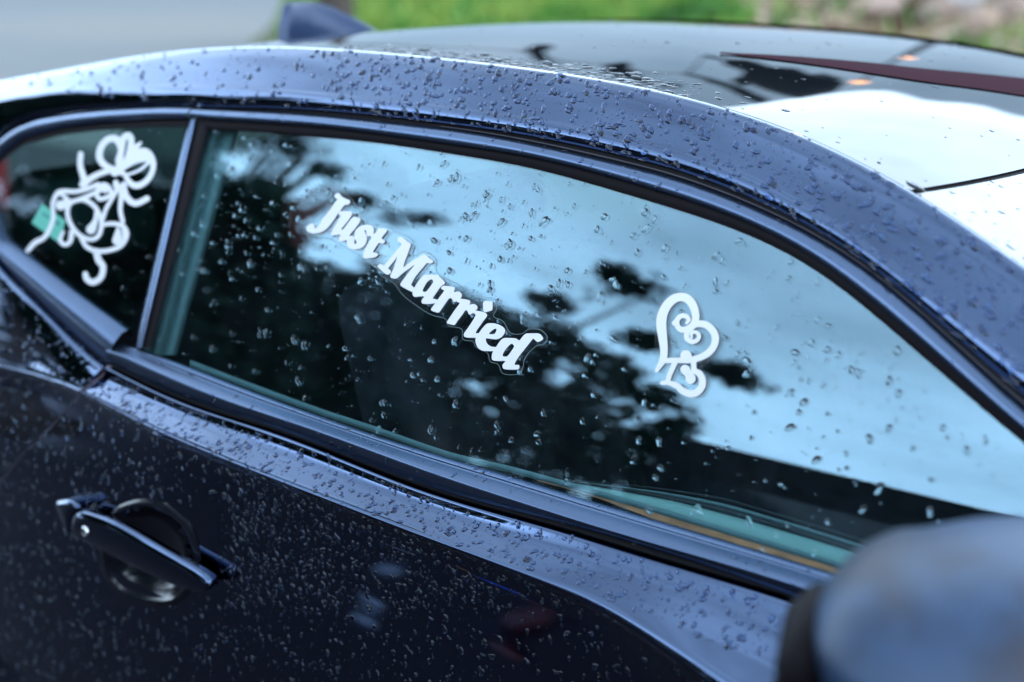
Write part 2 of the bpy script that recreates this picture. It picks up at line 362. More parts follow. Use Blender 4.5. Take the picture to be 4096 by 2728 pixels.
# ---- mouldings and seals
def strip(name, rowsf, X, m, label=None): return mesh(name, *grid([[f(x) for x in X] for f in rowsf]), m, car, label=label)
def mol_rows(T, B, o):
    def f(t, out, back=0):
        def g(x):
            z = B.z(x)*(1-t)+T.z(x)*t; return np.array([x, Gy(x, z)-out+back, z])
        return g
    return [f(0, -.012), f(0, o*.55), f(.1, o*.9), f(.3, o*1.12), f(.6, o*1.12), f(.85, o*.95), f(1, o*.5), f(1, -.012)]
strip('window_moulding', mol_rows(L_mt, L_mb, .013), xs(-.690, 1.0, 110), M_TRIM)
def f_gap(L, dz, off): return lambda x: np.array([x, Gy(x, L.z(x)+dz)-off, L.z(x)+dz])
strip('door_gap_seal', [f_gap(L_mt, -.004, -.004), lambda x: np.array([x, Gy(x, (L_mt.z(x)+L_gt.z(x))/2)+.004, (L_mt.z(x)+L_gt.z(x))/2]), f_gap(L_gt, .006, -.006)], xs(-1.0, 1.05, 80), M_GAP)
strip('gap_lip', [lambda x: np.array([x, Gy(x, z)-.004, z]) if (z := L_mt.z(x)*.62+L_gt.z(x)*.38) else None, lambda x: np.array([x, Gy(x, z)-.006, z]) if (z := L_mt.z(x)*.68+L_gt.z(x)*.32) else None, lambda x: np.array([x, Gy(x, z)-.004, z]) if (z := L_mt.z(x)*.74+L_gt.z(x)*.26) else None], xs(-.2, .62, 50), M_TRIMF)
strip('window_seal', [f_gap(L_gl, -.002, .0005), lambda x: np.array([x, Gy(x, (L_gl.z(x)+L_mb.z(x))/2)-.006, (L_gl.z(x)+L_mb.z(x))/2]), f_gap(L_mb, .003, .004)], xs(-.68, .97, 90), M_RUBBER)
# quarter window moulding: top band, tip and lower band
XQT = xs(-1.235, -.694, 50)
def qtop(t, o):
    def g(x):
        zb = L_qi.z(max(x, -1.195)); zt = L_qo.z(x); z = zb*(1-t)+zt*t
        return np.array([x, Gy(x, z)-o, z])
    return g
strip('quarter_window_moulding', [qtop(0, -.01), qtop(0, .007), qtop(.2, .013), qtop(.5, .016), qtop(.8, .013), qtop(1, .006), qtop(1, -.012)], XQT, M_TRIM)
def qlow(La, Lb, t, o):
    def g(x):
        z = La.z(x)*(1-t)+Lb.z(x)*t; return np.array([x, Gy(x, z)-o, z])
    return g
XQB = xs(-1.235, -.712, 50)
strip('quarter_window_sill', [qlow(L_qb, L_q2, -.15, -.01), qlow(L_qb, L_q2, 0, .008), qlow(L_qb, L_q2, .5, .018), qlow(L_qb, L_q2, 1, .022), qlow(L_q2, L_q3, .5, .018), qlow(L_q2, L_q3, .97, .012), qlow(L_q2, L_q3, 1, -.01)], XQB, M_TRIM)
# inner seal of the quarter window
strip('quarter_window_seal', [lambda x: np.array([x, Gy(x, L_qi.z(x)-.012)-.002, L_qi.z(x)-.012]), lambda x: np.array([x, Gy(x, L_qi.z(x)-.006)-.005, L_qi.z(x)-.006]), lambda x: np.array([x, Gy(x, L_qi.z(x))-.002, L_qi.z(x)])], xs(-1.17, -.70, 40), M_RUBBER)
# divider between the two windows
def vstrip(name, segs, m, n=30):
    rows = []
    for (dt, db, off) in segs:
        r = []
        for s in np.linspace(0, 1, n):
            px, py = 762+dt+(545+db-762-dt)*s, 478+(1392-478)*s
            r.append(hit(px, py, off))
        rows.append(r)
    return mesh(name, *grid(rows), m, car)
vstrip('divider_strip', [(-12, -10, -.008), (0, 0, .006), (10, 10, .010), (22, 22, .007), (26, 26, -.006)], M_TRIM)
vstrip('divider_seal', [(22, 20, .0), (32, 28, .004), (52, 46, .006), (66, 54, .005), (80, 62, -.001)], M_RUBBER)

# ---- belt moulding
def bf(La, Lb, t, o):
    def g(x):
        z = La.z(x)*(1-t)+Lb.z(x)*t; return np.array([x, Gy(x, z)-o, z])
    return g
XB = xs(-.722, 1.05, 120)
strip('belt_moulding', [bf(L_be, L_e1, -.06, -.002), bf(L_be, L_e1, 0, .002), bf(L_be, L_e1, .22, .0075), bf(L_be, L_e1, .27, .0068), bf(L_be, L_e1, .34, .010), bf(L_be, L_e1, .7, .019), bf(L_be, L_e1, .93, .0238), bf(L_be, L_e1, 1, .0245), bf(L_e1, L_e2, .1, .0245), bf(L_e1, L_e2, .5, .022), bf(L_e1, L_e2, .97, .019), bf(L_e1, L_e2, 1, .002)], XB, M_TRIM)
strip('belt_gap_seal', [bf(L_e2, L_b1, -.4, .004), bf(L_e2, L_b1, .5, .004), bf(L_e2, L_b1, 1.4, .004)], XB, M_GAP)
strip('belt_gap_seal', [bf(L_q3, L_q3, 0, .004), lambda x: np.array([x, Gy(x, L_q3.z(x)-.006)-.004, L_q3.z(x)-.006]), lambda x: np.array([x, Gy(x, L_q3.z(x)-.012)-.002, L_q3.z(x)-.012])], XQB, M_GAP)

# ---- door and rear quarter panel
SEAMPX = [(432, 1458, .014), (300, 1560, .052), (150, 1745, .06), (0, 1925, .06), (-120, 2120, .06)]
SP = [hit(a, b, 0, (lambda x, z, o=o: Gy(x, z)-o) if i < 2 else Dy) for i, (a, b, o) in enumerate(SEAMPX)]
SZ = sorted([(p[2], p[0]) for p in SP] + [(.30, SP[-1][0]-.02)])
def seam_at(z): return float(np.interp(z, [s[0] for s in SZ], [s[1] for s in SZ]))
def body_rows(X, side):
    r = []
    if side == 'door':
        top = lambda x: L_b1.p(x)
    else:
        top = lambda x: np.array([x, Gy(x, L_q3.z(x)-.006)-.016, L_q3.z(x)-.006])
    T = [top(x) for x in X]; A = [L_c1.p(x) for x in X]; B = [L_c2.p(x) for x in X]
    T0 = [p+np.array([0, .02, -.002]) for p in T]
    r = [T0, T, [p+np.array([0, -.004, -.0012]) for p in T]]
    fade = np.array([1-.65*min(1, max(0, (x+.02)/.22)) for x in X])
    for t, o in ((.10, -.0035), (.22, -.008), (.36, -.0125), (.5, -.0135), (.64, -.0105), (.78, -.006), (.9, -.002)):
        r.append([p*(1-t)+q*t+np.array([0, (-o*f_ if side == 'door' else -.002*sin(t*pi)), 0]) for p, q, f_ in zip(r[2], A, fade)])
    r.append(A)
    r.append([p*.5+q*.5+(np.array([0, -.0022, .001]) if side == 'door' else 0) for p, q in zip(A, B)])
    r.append([q+np.array([0, -.001, 0]) for q in B])
    for k, (dy, zt) in enumerate(((.006, -.006), (.012, -.02))):
        r.append([q+np.array([0, dy, zt]) for q in B])
    for t in (.03, .06, .09, .12, .15, .18, .21, .24, .27, .30, .34, .4, .48, .6, .75, .9, 1.):
        rr = []
        for x, q in zip(X, B):
            z = (q[2]-.02)*(1-t)+.26*t; yb = q[1]+.012; w = min(1, t*6); rr.append(np.array([x, yb*(1-w)+Dy(x, z)*w, z]))
        r.append(rr)
    return r
DOOR_EDGE = []
def panel(name, side, n):
    X = np.linspace(0, 1, n); base = body_rows(xs(-.8, .4, 3), side); R = len(base); rows = []
    # every row starts or ends at the door seam at its own height
    full = None
    ends = []
    for k in range(R):
        zs = base[k][0][2]; ends.append(zs)
    if side == 'door':
        rr = body_rows(xs(-1.1, 1.12, 160), side)
    else:
        rr = body_rows(xs(-2.2, -.55, 120), side)
    for k, r in enumerate(rr):
        P = np.array(r); sx = np.array([seam_at(z) for z in P[:, 2]])
        if side == 'door': 
            i0 = int(np.argmax(P[:, 0] > sx)); x0 = sx[i0]+.0022; xn = x0+(1.12-x0)*X**1.0
        else:
            i0 = int(np.argmax(P[:, 0] > sx)); x0 = sx[i0]-.0022; xn = -2.2+(x0+2.2)*X
        rows.append([np.array([x, np.interp(x, P[:, 0], P[:, 1]), np.interp(x, P[:, 0], P[:, 2])]) for x in xn])
    # turned-in flange along the seam
    e = 0 if side == 'door' else -1
    fl = [[r[e] for r in rows], [r[e]+np.array([0, .012, 0]) for r in rows]]
    if side == 'door': DOOR_EDGE[:] = fl[0][1:]
    return mesh(name, *merge(grid(rows), grid(fl)), M_PAINT, car)
door = panel('door', 'door', 300)
rearq = panel('rear_quarter_panel', 'rear', 80)
mesh('door_seam_backing', *grid([[p+np.array([d, .005, 0]) for p in DOOR_EDGE] for d in (-.009, .004)]), mat('seam_highlight', (.50, .40, .46), .6), car)  # pale strip behind the seam paints in its lit flange edge
# pillar panel behind the quarter window tip
XP = xs(-2.2, -1.2345, 40)
A = [L_ct.p(x) for x in XP]; C = [L_cr.p(x) for x in XP]
Bq = [np.array([x, Gy(x, L_q3.z(x)-.006)-.016, L_q3.z(x)-.006]) for x in XP]
F3 = [p+np.array([0, .02, -.006]) for p in A]; F1 = [p+np.array([0, .008, .0025]) for p in A]
mesh('rear_pillar_panel', *grid([F3, F1, A, C, mid(C, Bq, .33, .003), mid(C, Bq, .66, .003), Bq]), M_PAINT, car)

# ---- door handle
def dh(px, py, o=0.): return hit(px, py, o, Dy)
hd = bpy.data.objects.new('door_handle', None); COL.objects.link(hd); hd.parent = car; hd.matrix_parent_inverse = Matrix.Translation(-Vector(car.location))
def hpart(name, V, Fs, m):
    o = mesh(name, V, Fs, m); sub(o, hd); return o
ridge = [(306, 2048), (420, 2085), (520, 2135), (620, 2190), (720, 2248), (800, 2295), (846, 2334)]
low = [(286, 2142), (360, 2186), (460, 2238), (560, 2288), (655, 2330), (745, 2364), (828, 2372)]
def hrow(pts, o, k=5): return [dh(a, b, o) for a, b in catmull(pts, k, False)]
RT, RL = hrow(ridge, .027), hrow(low, .025); n = len(RT); secs = []
for i in range(n):
    s_ = i/(n-1); e = 1 if s_ < .94 else sqrt(max(.12, 1-((s_-.94)/.06)**2)); e *= 1 if s_ > .02 else .9
    t, l = RT[i], RL[i]; c = (t+l)/2; t = c+(t-c)*e; l = c+(l-c)*e; dz = np.array([0, 1, 0])
    secs.append([t+dz*.016+np.array([0, 0, .001]), t+dz*.012+np.array([0, 0, .0035]), t+dz*.004+np.array([0, 0, .0028]), t, t*.85+l*.15-dz*.0035, t*.6+l*.4-dz*.005, t*.3+l*.7-dz*.0045, l*.92+t*.08-dz*.001, l+dz*.004, l+dz*.012+np.array([0, 0, .004]), c+dz*.016])
V, Fs = grid(secs, True); Fs += [tuple(range(11))[::-1], tuple(range((n-1)*11, n*11))]
hpart('grip', V, Fs, M_PAINT)
capo = [(222, 2018), (235, 2004), (284, 1998), (322, 2022), (314, 2044), (288, 2135), (262, 2120), (236, 2060)]
cpt = catmull(capo, 3); ctop = [dh(a, b, .023) for a, b in cpt]; cbot = [dh(a, b, .002) for a, b in cpt]
cc = sum(ctop)/len(ctop)+np.array([0, -.004, 0]); cin = [p*.7+cc*.3+np.array([0, -.003, 0]) for p in ctop]
V, Fs = grid([cbot, ctop, cin], True); nb = len(V); m_ = len(ctop); V = V+[cc]
Fs += [(2*m_+i, 2*m_+(i+1) % m_, nb) for i in range(m_)]
hpart('handle_cap', V, Fs, M_PAINT)
lc = dh(341, 2127, .0315); Vl = []
lrows = [[lc+np.array([r*cos(u)*1.0, d, r*sin(u)*1.15]) for u in np.linspace(0, 2*pi, 20, endpoint=False)] for r, d in ((.0075, .006), (.0075, -.002), (.0062, -.0035), (.0045, -.0030), (.0022, -.001), (.0003, -.0005))]
hpart('lock_cylinder', *grid(lrows, True), M_CHROME)
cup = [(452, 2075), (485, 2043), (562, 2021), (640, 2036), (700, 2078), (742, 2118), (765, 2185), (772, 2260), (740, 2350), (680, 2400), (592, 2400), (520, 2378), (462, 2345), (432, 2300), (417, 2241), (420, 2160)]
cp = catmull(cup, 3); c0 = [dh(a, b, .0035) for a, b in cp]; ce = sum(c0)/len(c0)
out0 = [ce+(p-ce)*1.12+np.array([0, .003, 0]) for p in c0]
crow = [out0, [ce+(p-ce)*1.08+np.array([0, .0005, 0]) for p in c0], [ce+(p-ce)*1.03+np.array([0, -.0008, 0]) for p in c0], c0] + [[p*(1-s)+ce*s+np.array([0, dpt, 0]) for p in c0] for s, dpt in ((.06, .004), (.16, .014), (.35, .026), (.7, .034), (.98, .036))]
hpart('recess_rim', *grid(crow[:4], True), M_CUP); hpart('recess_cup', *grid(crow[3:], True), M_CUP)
me = door.data; bm = bmesh.new(); bm.from_mesh(me)
def _inp(x, y, poly):
    c = False; n = len(poly)
    for i in range(n):
        x1, y1 = poly[i][0], poly[i][1]; x2, y2 = poly[(i+1) % n][0], poly[(i+1) % n][1]
        if (y1 > y) != (y2 > y) and x < (x2-x1)*(y-y1)/(y2-y1)+x1: c = not c
    return c
cw = [(p[0], p[2]) for p in [ce+(p-ce)*.93 for p in c0]]
kill = [f for f in bm.faces if _inp(f.calc_center_median().x, f.calc_center_median().z, cw)]
bmesh.ops.delete(bm, geom=kill, context='FACES'); bm.to_mesh(me); bm.free()

# ---- antenna fin at the rear of the roof
fb = [hit_roof(x, y) for x, y in ((1148, 168), (1500, 138))]
fb = [p if p is not None else np.array([-.9, .9, 1.42]) for p in fb]
f0 = np.array([fb[0][0], YC, Rz(fb[0][0], YC)])
def on_plane(px, py, y=YC):
    d = ray(px, py); t = (y-CAM[1])/d[1]; return CAM+d*t
prof_t = [(1143, 12), (1180, 6), (1250, 6), (1330, 27), (1420, 72), (1490, 112), (1545, 142)]
prof_b = [(1150, 175), (1220, 175), (1280, 172), (1350, 170), (1430, 168), (1500, 165), (1560, 160)]
T = [on_plane(*p) for p in prof_t]; Bm = [on_plane(*p) for p in prof_b]
rws = []
for k in range(len(T)):
    t, b = T[k], Bm[k]; w = .030 if k < 5 else (.018 if k == 5 else .004); w0 = .006 if k < 6 else .002
    rws.append([b+np.array([0, -w, -.03]), b*.6+t*.4+np.array([0, -w*.7, 0]), t*.85+b*.15+np.array([0, -w0*1.6, 0]), t, t*.85+b*.15+np.array([0, w0*1.6, 0]), b*.6+t*.4+np.array([0, w*.7, 0]), b+np.array([0, w, -.03])])
V, Fs = grid(rws); Fs += [tuple(range(7))]
mesh('antenna_fin', V, Fs, mat('fin_paint', (.014, .036, .10), .35, .3, coat=.5, coat_r=.2), car)

# ---- door mirror
mr = bpy.data.objects.new('door_mirror', None); COL.objects.link(mr); mr.parent = car; mr.matrix_parent_inverse = Matrix.Translation(-Vector(car.location))
def cam_pt(px, py, depth): 
    d = ray(px, py); return CAM + d*(depth/(d@fwd))
mo = [(3330, 2920), (3325, 2680), (3318, 2540), (3290, 2440), (3300, 2340), (3400, 2240), (3520, 2190), (3640, 2180), (3800, 2150), (3960, 2130), (4140, 2130), (4400, 2180), (4620, 2260), (4740, 2480), (4740, 2760), (4600, 2980), (4300, 3080), (3800, 3100), (3400, 3060)]
mo = catmull(mo, 3)
mc = np.array([3950, 2600.]); MD = .98
rws = []
for s, dd in ((.90, .10), (.97, .075), (1.0, .045), (.995, .02), (.965, -.01), (.90, -.038), (.78, -.060), (.58, -.076), (.3, -.085), (.02, -.087)):
    r = []
    for p in mo:
        q = mc+(p-mc)*s; base = cam_pt(q[0], q[1], MD); r.append(base + (dd-.045)*np.array([-.30, .95, -.02]))
    rws.append(r)
V, Fs = grid(rws, True)
hs = mesh('mirror_housing', V, Fs, M_MIRR); sub(hs, mr)
rws = [[cam_pt(*(mc+(p-mc)*s), MD)+.040*np.array([-.30, .95, -.02]) for p in mo] for s in (.90, .5, .01)]
sub(mesh('mirror_pane', *grid(rws, True), M_SILVER), mr)
arm = [cam_pt(3300, 2395, 1.06), cam_pt(3262, 2480, 1.03), cam_pt(3235, 2620, 1.0), cam_pt(3215, 2780, 1.0), cam_pt(3200, 3000, 1.02)]
sub(mesh('mirror_neck', *tube(catmull(arm, 4, False), [.008]+[.016]*3+[.022]*13, 16), M_RUBBER), mr)
sub(mesh('mirror_arm', *tube([cam_pt(3400, 2900, 1.0), np.array([.66, -.10, .84]), np.array([.66, -.05, .86])], [.045, .04, .05], 14), M_INTP), mr)

# ---- cabin
def ipart(name, V, Fs, m, smooth=False): return mesh(name, V, Fs, m, car, smooth)
pil = []
for s in np.linspace(0, 1, 12):
    pl = 842+(600-842)*s; w = 120-15*s; py = 500+(1420-500)*s
    pil.append([hit(pl+a*w, py, -.028-b) for a, b in ((-.3, .03), (0, 0), (.2, -.006), (.38, .004), (.44, .012), (.5, .003), (.85, 0), (1, .03))])
ipart('pillar_trim', *grid(pil), M_PILLAR, True)
def inrow(pts, off, k=4): return [hit(a, b, off) for a, b in catmull(pts, k, False)]
# inner belt seal, its highlight painted in as a pale strip behind the pane
g0 = [(760, 1440), (1024, 1540), (1300, 1640), (1500, 1705), (1800, 1808), (2048, 1866), (2300, 1935), (2600, 2020), (2900, 2110), (3400, 2262), (3900, 2420)]
ipart('inner_belt_seal', *grid([inrow(g0, -.018), inrow([(a, b+14) for a, b in g0], -.015), inrow([(a, b+26) for a, b in g0], -.02)]), M_PILLAR, True)
ipart('inner_belt_seal', *grid([inrow([(a, b+26) for a, b in g0[:6]], -.022), inrow([(a, b+90) for a, b in g0[:6]], -.02)]), M_INTP, True)
c0 = [(2150, 1845), (2350, 1870), (2550, 1905), (2700, 1935), (2900, 1985), (3100, 2042), (3300, 2102), (3600, 2195), (3900, 2290)]
def band(name, da, db, m, o1=-.05, o2=-.05):
    def tp(a, b, d): return (a, b+d*min(1, max(.04, (a-2150)/750))+ (1-min(1, max(0, (a-2150)/750)))*70)
    ipart(name, *grid([inrow([tp(a, b, da) for a, b in c0], o1), inrow([tp(a, b, (da+db)/2) for a, b in c0], (o1+o2)/2+.006), inrow([tp(a, b, db) for a, b in c0], o2)]), m, True)
band('door_trim_ridge', 8, 20, M_INTP, -.06, -.06)
band('door_trim_ridge', 30, 46, M_PILLAR, -.06, -.058)
band('door_trim_dark_band', 46, 74, M_INTP, -.056, -.056)  # dark plastic band between the ridge and the panel
band('door_trim_panel', 72, 140, M_CREAM, -.055, -.045)
band('door_trim_strip', 132, 215, M_TAN, -.043, -.030)
q_ = hit(1140, 850, -.22); ipart('red_seat_cover', *box(tuple(q_+np.array([0, .08, -.02])), (.08, .15, .10), bev=.045), mat('red_brown_cloth', (.20, .04, .04), .8), True)
def seat(x, y, name='seat'):
    s1 = box((x, y, .50), (.52, .50, .18), bev=.05); s2 = box((x-.28, y, .78), (.16, .50, .62), 0, bev=.06)
    for i, v in enumerate(s2[0]): v[0] -= (v[2]-.5)*.28
    o = ipart(name, *merge(s1, s2), M_INT, True)
    h = box((x-.44, y, 1.13), (.11, .27, .18), bev=.045); q = ipart('headrest', *h, M_INT, True); return o
seat(.10, .34); seat(.10, 1.14)
s1 = box((-.95, YC, .50), (.5, 1.25, .2), bev=.05); s2 = box((-1.22, YC, .78), (.14, 1.25, .52), bev=.05)
for v in s2[0]: v[0] -= (v[2]-.5)*.3
ipart('rear_seat', *merge(s1, s2), M_INT, True)
M_HEAD = mat('grey_headrest', (.05, .09, .09), .8)
hp = hit(215, 800, -.16); hq = box(tuple(hp+np.array([0, .06, -.03])), (.20, .22, .16), bev=.06); ipart('headrest', *hq, M_HEAD, True)
hq = box((hp[0], hp[1]+.62, hp[2]-.03), (.13, .26, .17), bev=.05); ipart('headrest', *hq, M_HEAD, True)
ipart('dashboard', *box((.95, YC, .80), (.45, 1.3, .22), bev=.06), M_INTP, True)
st = [np.array([.62+.04*sin(u), .36+.18*cos(u), .88+.17*sin(u)]) for u in np.linspace(0, 2*pi, 28)]
ipart('steering_wheel', *tube(st, .014, 8, False), M_INTP, True)

# ------------------------------------------------------------------ stickers
def poly_solid(outer, holes, off, th, name, m, parent, k=3, surf=Gy, sharp=False):
    rings = [outer]+list(holes); R2 = [[np.array(p, float) for p in r] if sharp else catmull(r, k) for r in rings]
    loops = [[Vector((p[0], p[1], 0)) for p in r] for r in R2]
    tris = tessellate_polygon(loops); flat = [p for r in R2 for p in r]
    T = [hit(p[0], p[1], off+th, surf) for p in flat]; Bq = [t+np.array([0, th, 0]) for t in T]; nT = len(T)
    Fs = [tuple(t) for t in tris]; b = 0
    for r in R2:
        n = len(r)
        for i in range(n): j = (i+1) % n; Fs.append((b+i, b+j, nT+b+j, nT+b+i))
        b += n
    o = mesh(name, T+Bq, Fs, m, parent, False); return o
def conv(pts, ox, oy, s): return [(ox+a/s, oy+b/s) for a, b in pts]
def hitp(px, py): return hit(px, py)
c1 = lambda p: conv(p, 1200, 760, 5.2275)
c2 = lambda p: conv(p, 1480, 920, 5.2275)
c3 = lambda p: conv(p, 1800, 1180, 4.7525)
LET = [
 ('J', c1([(722,130),(760,78),(820,72),(860,130),(940,180),(1030,212),(1043,260),(1000,305),(940,310),(900,350),(850,420),(770,525),(700,635),(620,740),(540,820),(440,885),(300,910),(200,892),(138,840),(138,775),(190,722),(275,705),(292,745),(305,795),(350,782),(420,700),(480,600),(560,500),(640,390),(700,300),(768,220),(775,190),(740,170)]), []),
 ('u', c1([(812,505),(845,447),(1050,450),(1083,490),(1065,550),(980,670),(862,815),(900,822),(970,735),(1050,625),(1100,577),(1150,567),(1240,590),(1255,630),(1225,705),(1130,830),(1032,948),(1060,962),(1110,970),(1110,1040),(960,1052),(840,1078),(808,1050),(812,1000),(850,940),(820,935),(680,948),(642,925),(652,880),(760,690),(850,550),(840,530)]), []),
 ('s', c1([(1540,860),(1530,790),(1465,738),(1370,730),(1260,762),(1170,830),(1140,920),(1145,1000),(1180,1080),(1188,1115),(1160,1138),(1130,1120),(1130,1070),(1145,1015),(1110,972),(1050,962),(1000,1010),(975,1090),(990,1160),(1050,1220),(1150,1242),(1270,1220),(1360,1140),(1393,1040),(1388,960),(1345,870),(1350,832),(1380,850),(1388,910),(1400,958),(1440,968),(1470,930),(1530,905)]), []),
 ('t', c1([(1540,912),(1580,890),(1640,812),(1700,802),(1808,832),(1800,880),(1720,980),(1705,1020),(1760,1050),(1770,1090),(1730,1122),(1665,1108),(1630,1122),(1560,1230),(1522,1300),(1570,1312),(1622,1330),(1618,1370),(1560,1408),(1400,1430),(1330,1418),(1322,1370),(1340,1280),(1400,1150),(1490,1010),(1472,975),(1465,930)]), []),
 ('M', c2([(575,215),(580,178),(620,152),(675,163),(745,220),(840,282),(850,320),(805,440),(692,768),(800,700),(1000,580),(1110,512),(1160,520),(1240,592),(1313,650),(1300,690),(1250,703),(1190,690),(1110,780),(960,960),(862,1130),(870,1165),(920,1210),(955,1240),(930,1288),(870,1290),(760,1235),(650,1170),(640,1120),(720,1000),(925,735),(830,800),(700,890),(560,1008),(500,1015),(430,990),(430,940),(500,780),(572,545),(510,640),(382,790),(392,822),(430,860),(420,908),(370,933),(310,910),(182,790),(167,742),(210,712),(292,742),(400,610),(560,425),(650,312),(642,262),(592,238)]), []),
 ('a', c2([(925,1215),(950,1165),(1010,1070),(1100,962),(1150,937),(1380,940),(1440,970),(1550,1080),(1553,1130),(1480,1180),(1400,1290),(1312,1430),(1385,1452),(1395,1490),(1360,1528),(1240,1545),(1110,1540),(1077,1500),(1090,1450),(1130,1392),(1040,1388),(950,1400),(900,1370),(890,1300)]), [c2([(1280,1032),(1322,1080),(1290,1140),(1180,1282),(1100,1285),(1112,1220),(1195,1085)])]),
 ('r', c2([(1490,1205),(1520,1170),(1600,1172),(1740,1197),(1768,1240),(1752,1298),(1850,1287),(1908,1340),(1910,1400),(1860,1450),(1800,1490),(1760,1508),(1728,1470),(1700,1428),(1645,1440),(1550,1570),(1450,1710),(1400,1725),(1290,1685),(1280,1650),(1340,1560),(1440,1420),(1548,1272),(1500,1242)]), []),
 ('r', c3([(125,100),(160,68),(330,92),(378,122),(380,165),(362,188),(440,172),(498,200),(518,250),(490,290),(442,320),(420,352),(370,373),(350,350),(330,302),(290,292),(240,362),(150,480),(92,560),(55,570),(-45,540),(-58,512),(0,420),(80,300),(182,158),(140,138)]), []),
 ('i', c3([(430,340),(460,303),(520,303),(660,337),(697,380),(688,420),(620,510),(485,713),(540,730),(520,800),(480,813),(300,805),(264,770),(272,720),(345,620),(485,390)]), []),
 ('i', c3([(632,150),(660,118),(770,122),(803,142),(803,270),(780,295),(680,326),(642,310),(632,280),(630,210)]), []),
 ('e', c3([(535,745),(600,650),(680,562),(740,538),(860,546),(970,590),(1038,655),(1035,722),(980,798),(900,838),(820,840),(688,825),(680,880),(712,940),(790,985),(882,992),(880,1040),(830,1065),(700,1065),(600,1053),(522,990),(486,900),(490,815)]), [c3([(738,740),(790,682),(850,642),(883,652),(872,700),(838,740)])]),
 ('d', c3([(870,1000),(940,890),(1000,832),(1060,817),(1240,827),(1313,865),(1380,790),(1440,737),(1520,732),(1690,737),(1757,810),(1762,840),(1700,884),(1655,888),(1583,830),(1560,850),(1440,1000),(1300,1180),(1222,1320),(1300,1330),(1313,1370),(1290,1413),(1150,1418),(1030,1408),(1000,1370),(1002,1320),(1048,1256),(900,1255),(812,1238),(792,1190),(802,1110),(835,1050)]), [c3([(1165,927),(1218,975),(1170,1060),(1090,1163),(1003,1165),(1008,1110),(1072,1012)])]),
]
def P(v): return tuple(float(c) for c in v)
jm = empty('lettering_sticker', P(hit(1700, 1150, .004)), 'clear film sticker with white Just Married lettering on the front side window', 'sticker')
FILM = conv([(200,385),(218,335),(325,300),(395,130),(440,100),(545,180),(560,255),(625,295),(645,340),(720,348),(800,368),(835,403),(870,405),(960,460),(962,560),(1040,530),(1120,590),(1122,670),(1190,720),(1280,765),(1370,845),(1430,885),(1480,855),(1530,868),(1545,930),(1522,985),(1590,1020),(1640,1100),(1720,1107),(1770,1075),(1850,1080),(1897,1130),(1870,1180),(1820,1192),(1745,1270),(1725,1350),(1690,1388),(1590,1385),(1555,1320),(1500,1300),(1480,1240),(1400,1200),(1380,1160),(1310,1145),(1300,1072),(1210,1052),(1185,1000),(1080,970),(950,885),(880,825),(830,755),(745,705),(700,645),(630,605),(590,562),(520,525),(420,465),(380,442),(250,430)], 1100, 700, 1.7425)
poly_solid(FILM, [], .0006, .0004, 'backing_film', M_FILM, jm, 3)
fe = [hit(p[0], p[1], .0012) for p in catmull(FILM, 4)]
o = mesh('film_edge', *tube(fe+[fe[0]], .00028, 5, False), M_FEDGE, jm)
for i, (ch, ol, hs_) in enumerate(LET):
    poly_solid(ol, hs_, .0013+(i % 2)*.0003, .0006, 'letter', M_VINYL, jm, 3)
def stroke(path, w, off, name, m, parent, s, org, closed=False, k=5):
    P2 = conv(path, org[0], org[1], s); Wd = [x/s for x in w] if hasattr(w, '__len__') else [w/s]*len(path)
    P3 = [np.array([a, b, c]) for (a, b), c in zip(P2, Wd)]; C = catmull(P3, k, closed)
    if closed: C.append(C[0])
    L, Rr = [], []; n = len(C)
    for i in range(n):
        if closed: t = C[(i+1) % (n-1)][:2]-C[(i-1) % (n-1)][:2]
        else: t = C[min(i+1, n-1)][:2]-C[max(i-1, 0)][:2]
        t = t/(np.linalg.norm(t)+1e-9); nn = np.array([-t[1], t[0]]); L.append(C[i][:2]+nn*C[i][2]/2); Rr.append(C[i][:2]-nn*C[i][2]/2)
    if closed:
        ring = [L, Rr]; rows = [[hit(p[0], p[1], off) for p in q] for q in ring]; lo = [[p+np.array([0, .0006, 0]) for p in q] for q in rows]
        return merge(grid([lo[0], rows[0], rows[1], lo[1]]))
    e = C[-1]; a0 = atan2(L[-1][1]-e[1], L[-1][0]-e[0]); r = e[2]/2
    capE = [e[:2]+r*np.array([cos(a0+u*sg), sin(a0+u*sg)]) for sg in (-1,) for u in np.linspace(0, pi, 7)[1:-1]]
    b = C[0]; a1 = atan2(Rr[0][1]-b[1], Rr[0][0]-b[0]); r = b[2]/2
    capB = [b[:2]+r*np.array([cos(a1-u), sin(a1-u)]) for u in np.linspace(0, pi, 7)[1:-1]]
    n = len(L); rows = [[hit(p[0], p[1], off) for p in q] for q in (L, Rr)]
    lo = [[p+np.array([0, .0006, 0]) for p in q] for q in rows]
    G = grid([lo[0], rows[0], rows[1], lo[1]])
    cE = [hit(p[0], p[1], off) for p in [L[-1]]+capE+[Rr[-1]]]; cB = [hit(p[0], p[1], off) for p in [Rr[0]]+capB+[L[0]]]
    return merge(G, (cE, [tuple(range(len(cE)))]), (cB, [tuple(range(len(cB)))]))
def blob(c, r, off, s, org):
    cc = conv([c], *org, s)[0]; pts = [hit(cc[0]+r/s*cos(u), cc[1]+r/s*sin(u), off) for u in np.linspace(0, 2*pi, 16, endpoint=False)]
    return pts, [tuple(range(16))]
H = (2400, 1000); hS = 2.24
ht = empty('heart_sticker', P(hit(2750, 1370, .004)), 'white scrolled double heart sticker on clear film, right of the lettering', 'sticker')
hf = [(470,1070),(500,960),(480,700),(500,530),(580,420),(720,350),(850,400),(915,520),(910,610),(1000,630),(1080,720),(1090,850),(1040,960),(930,1040),(900,1080),(975,1180),(950,1290),(850,1350),(740,1330),(640,1240),(530,1215),(510,1180),(570,1110),(500,1110)]
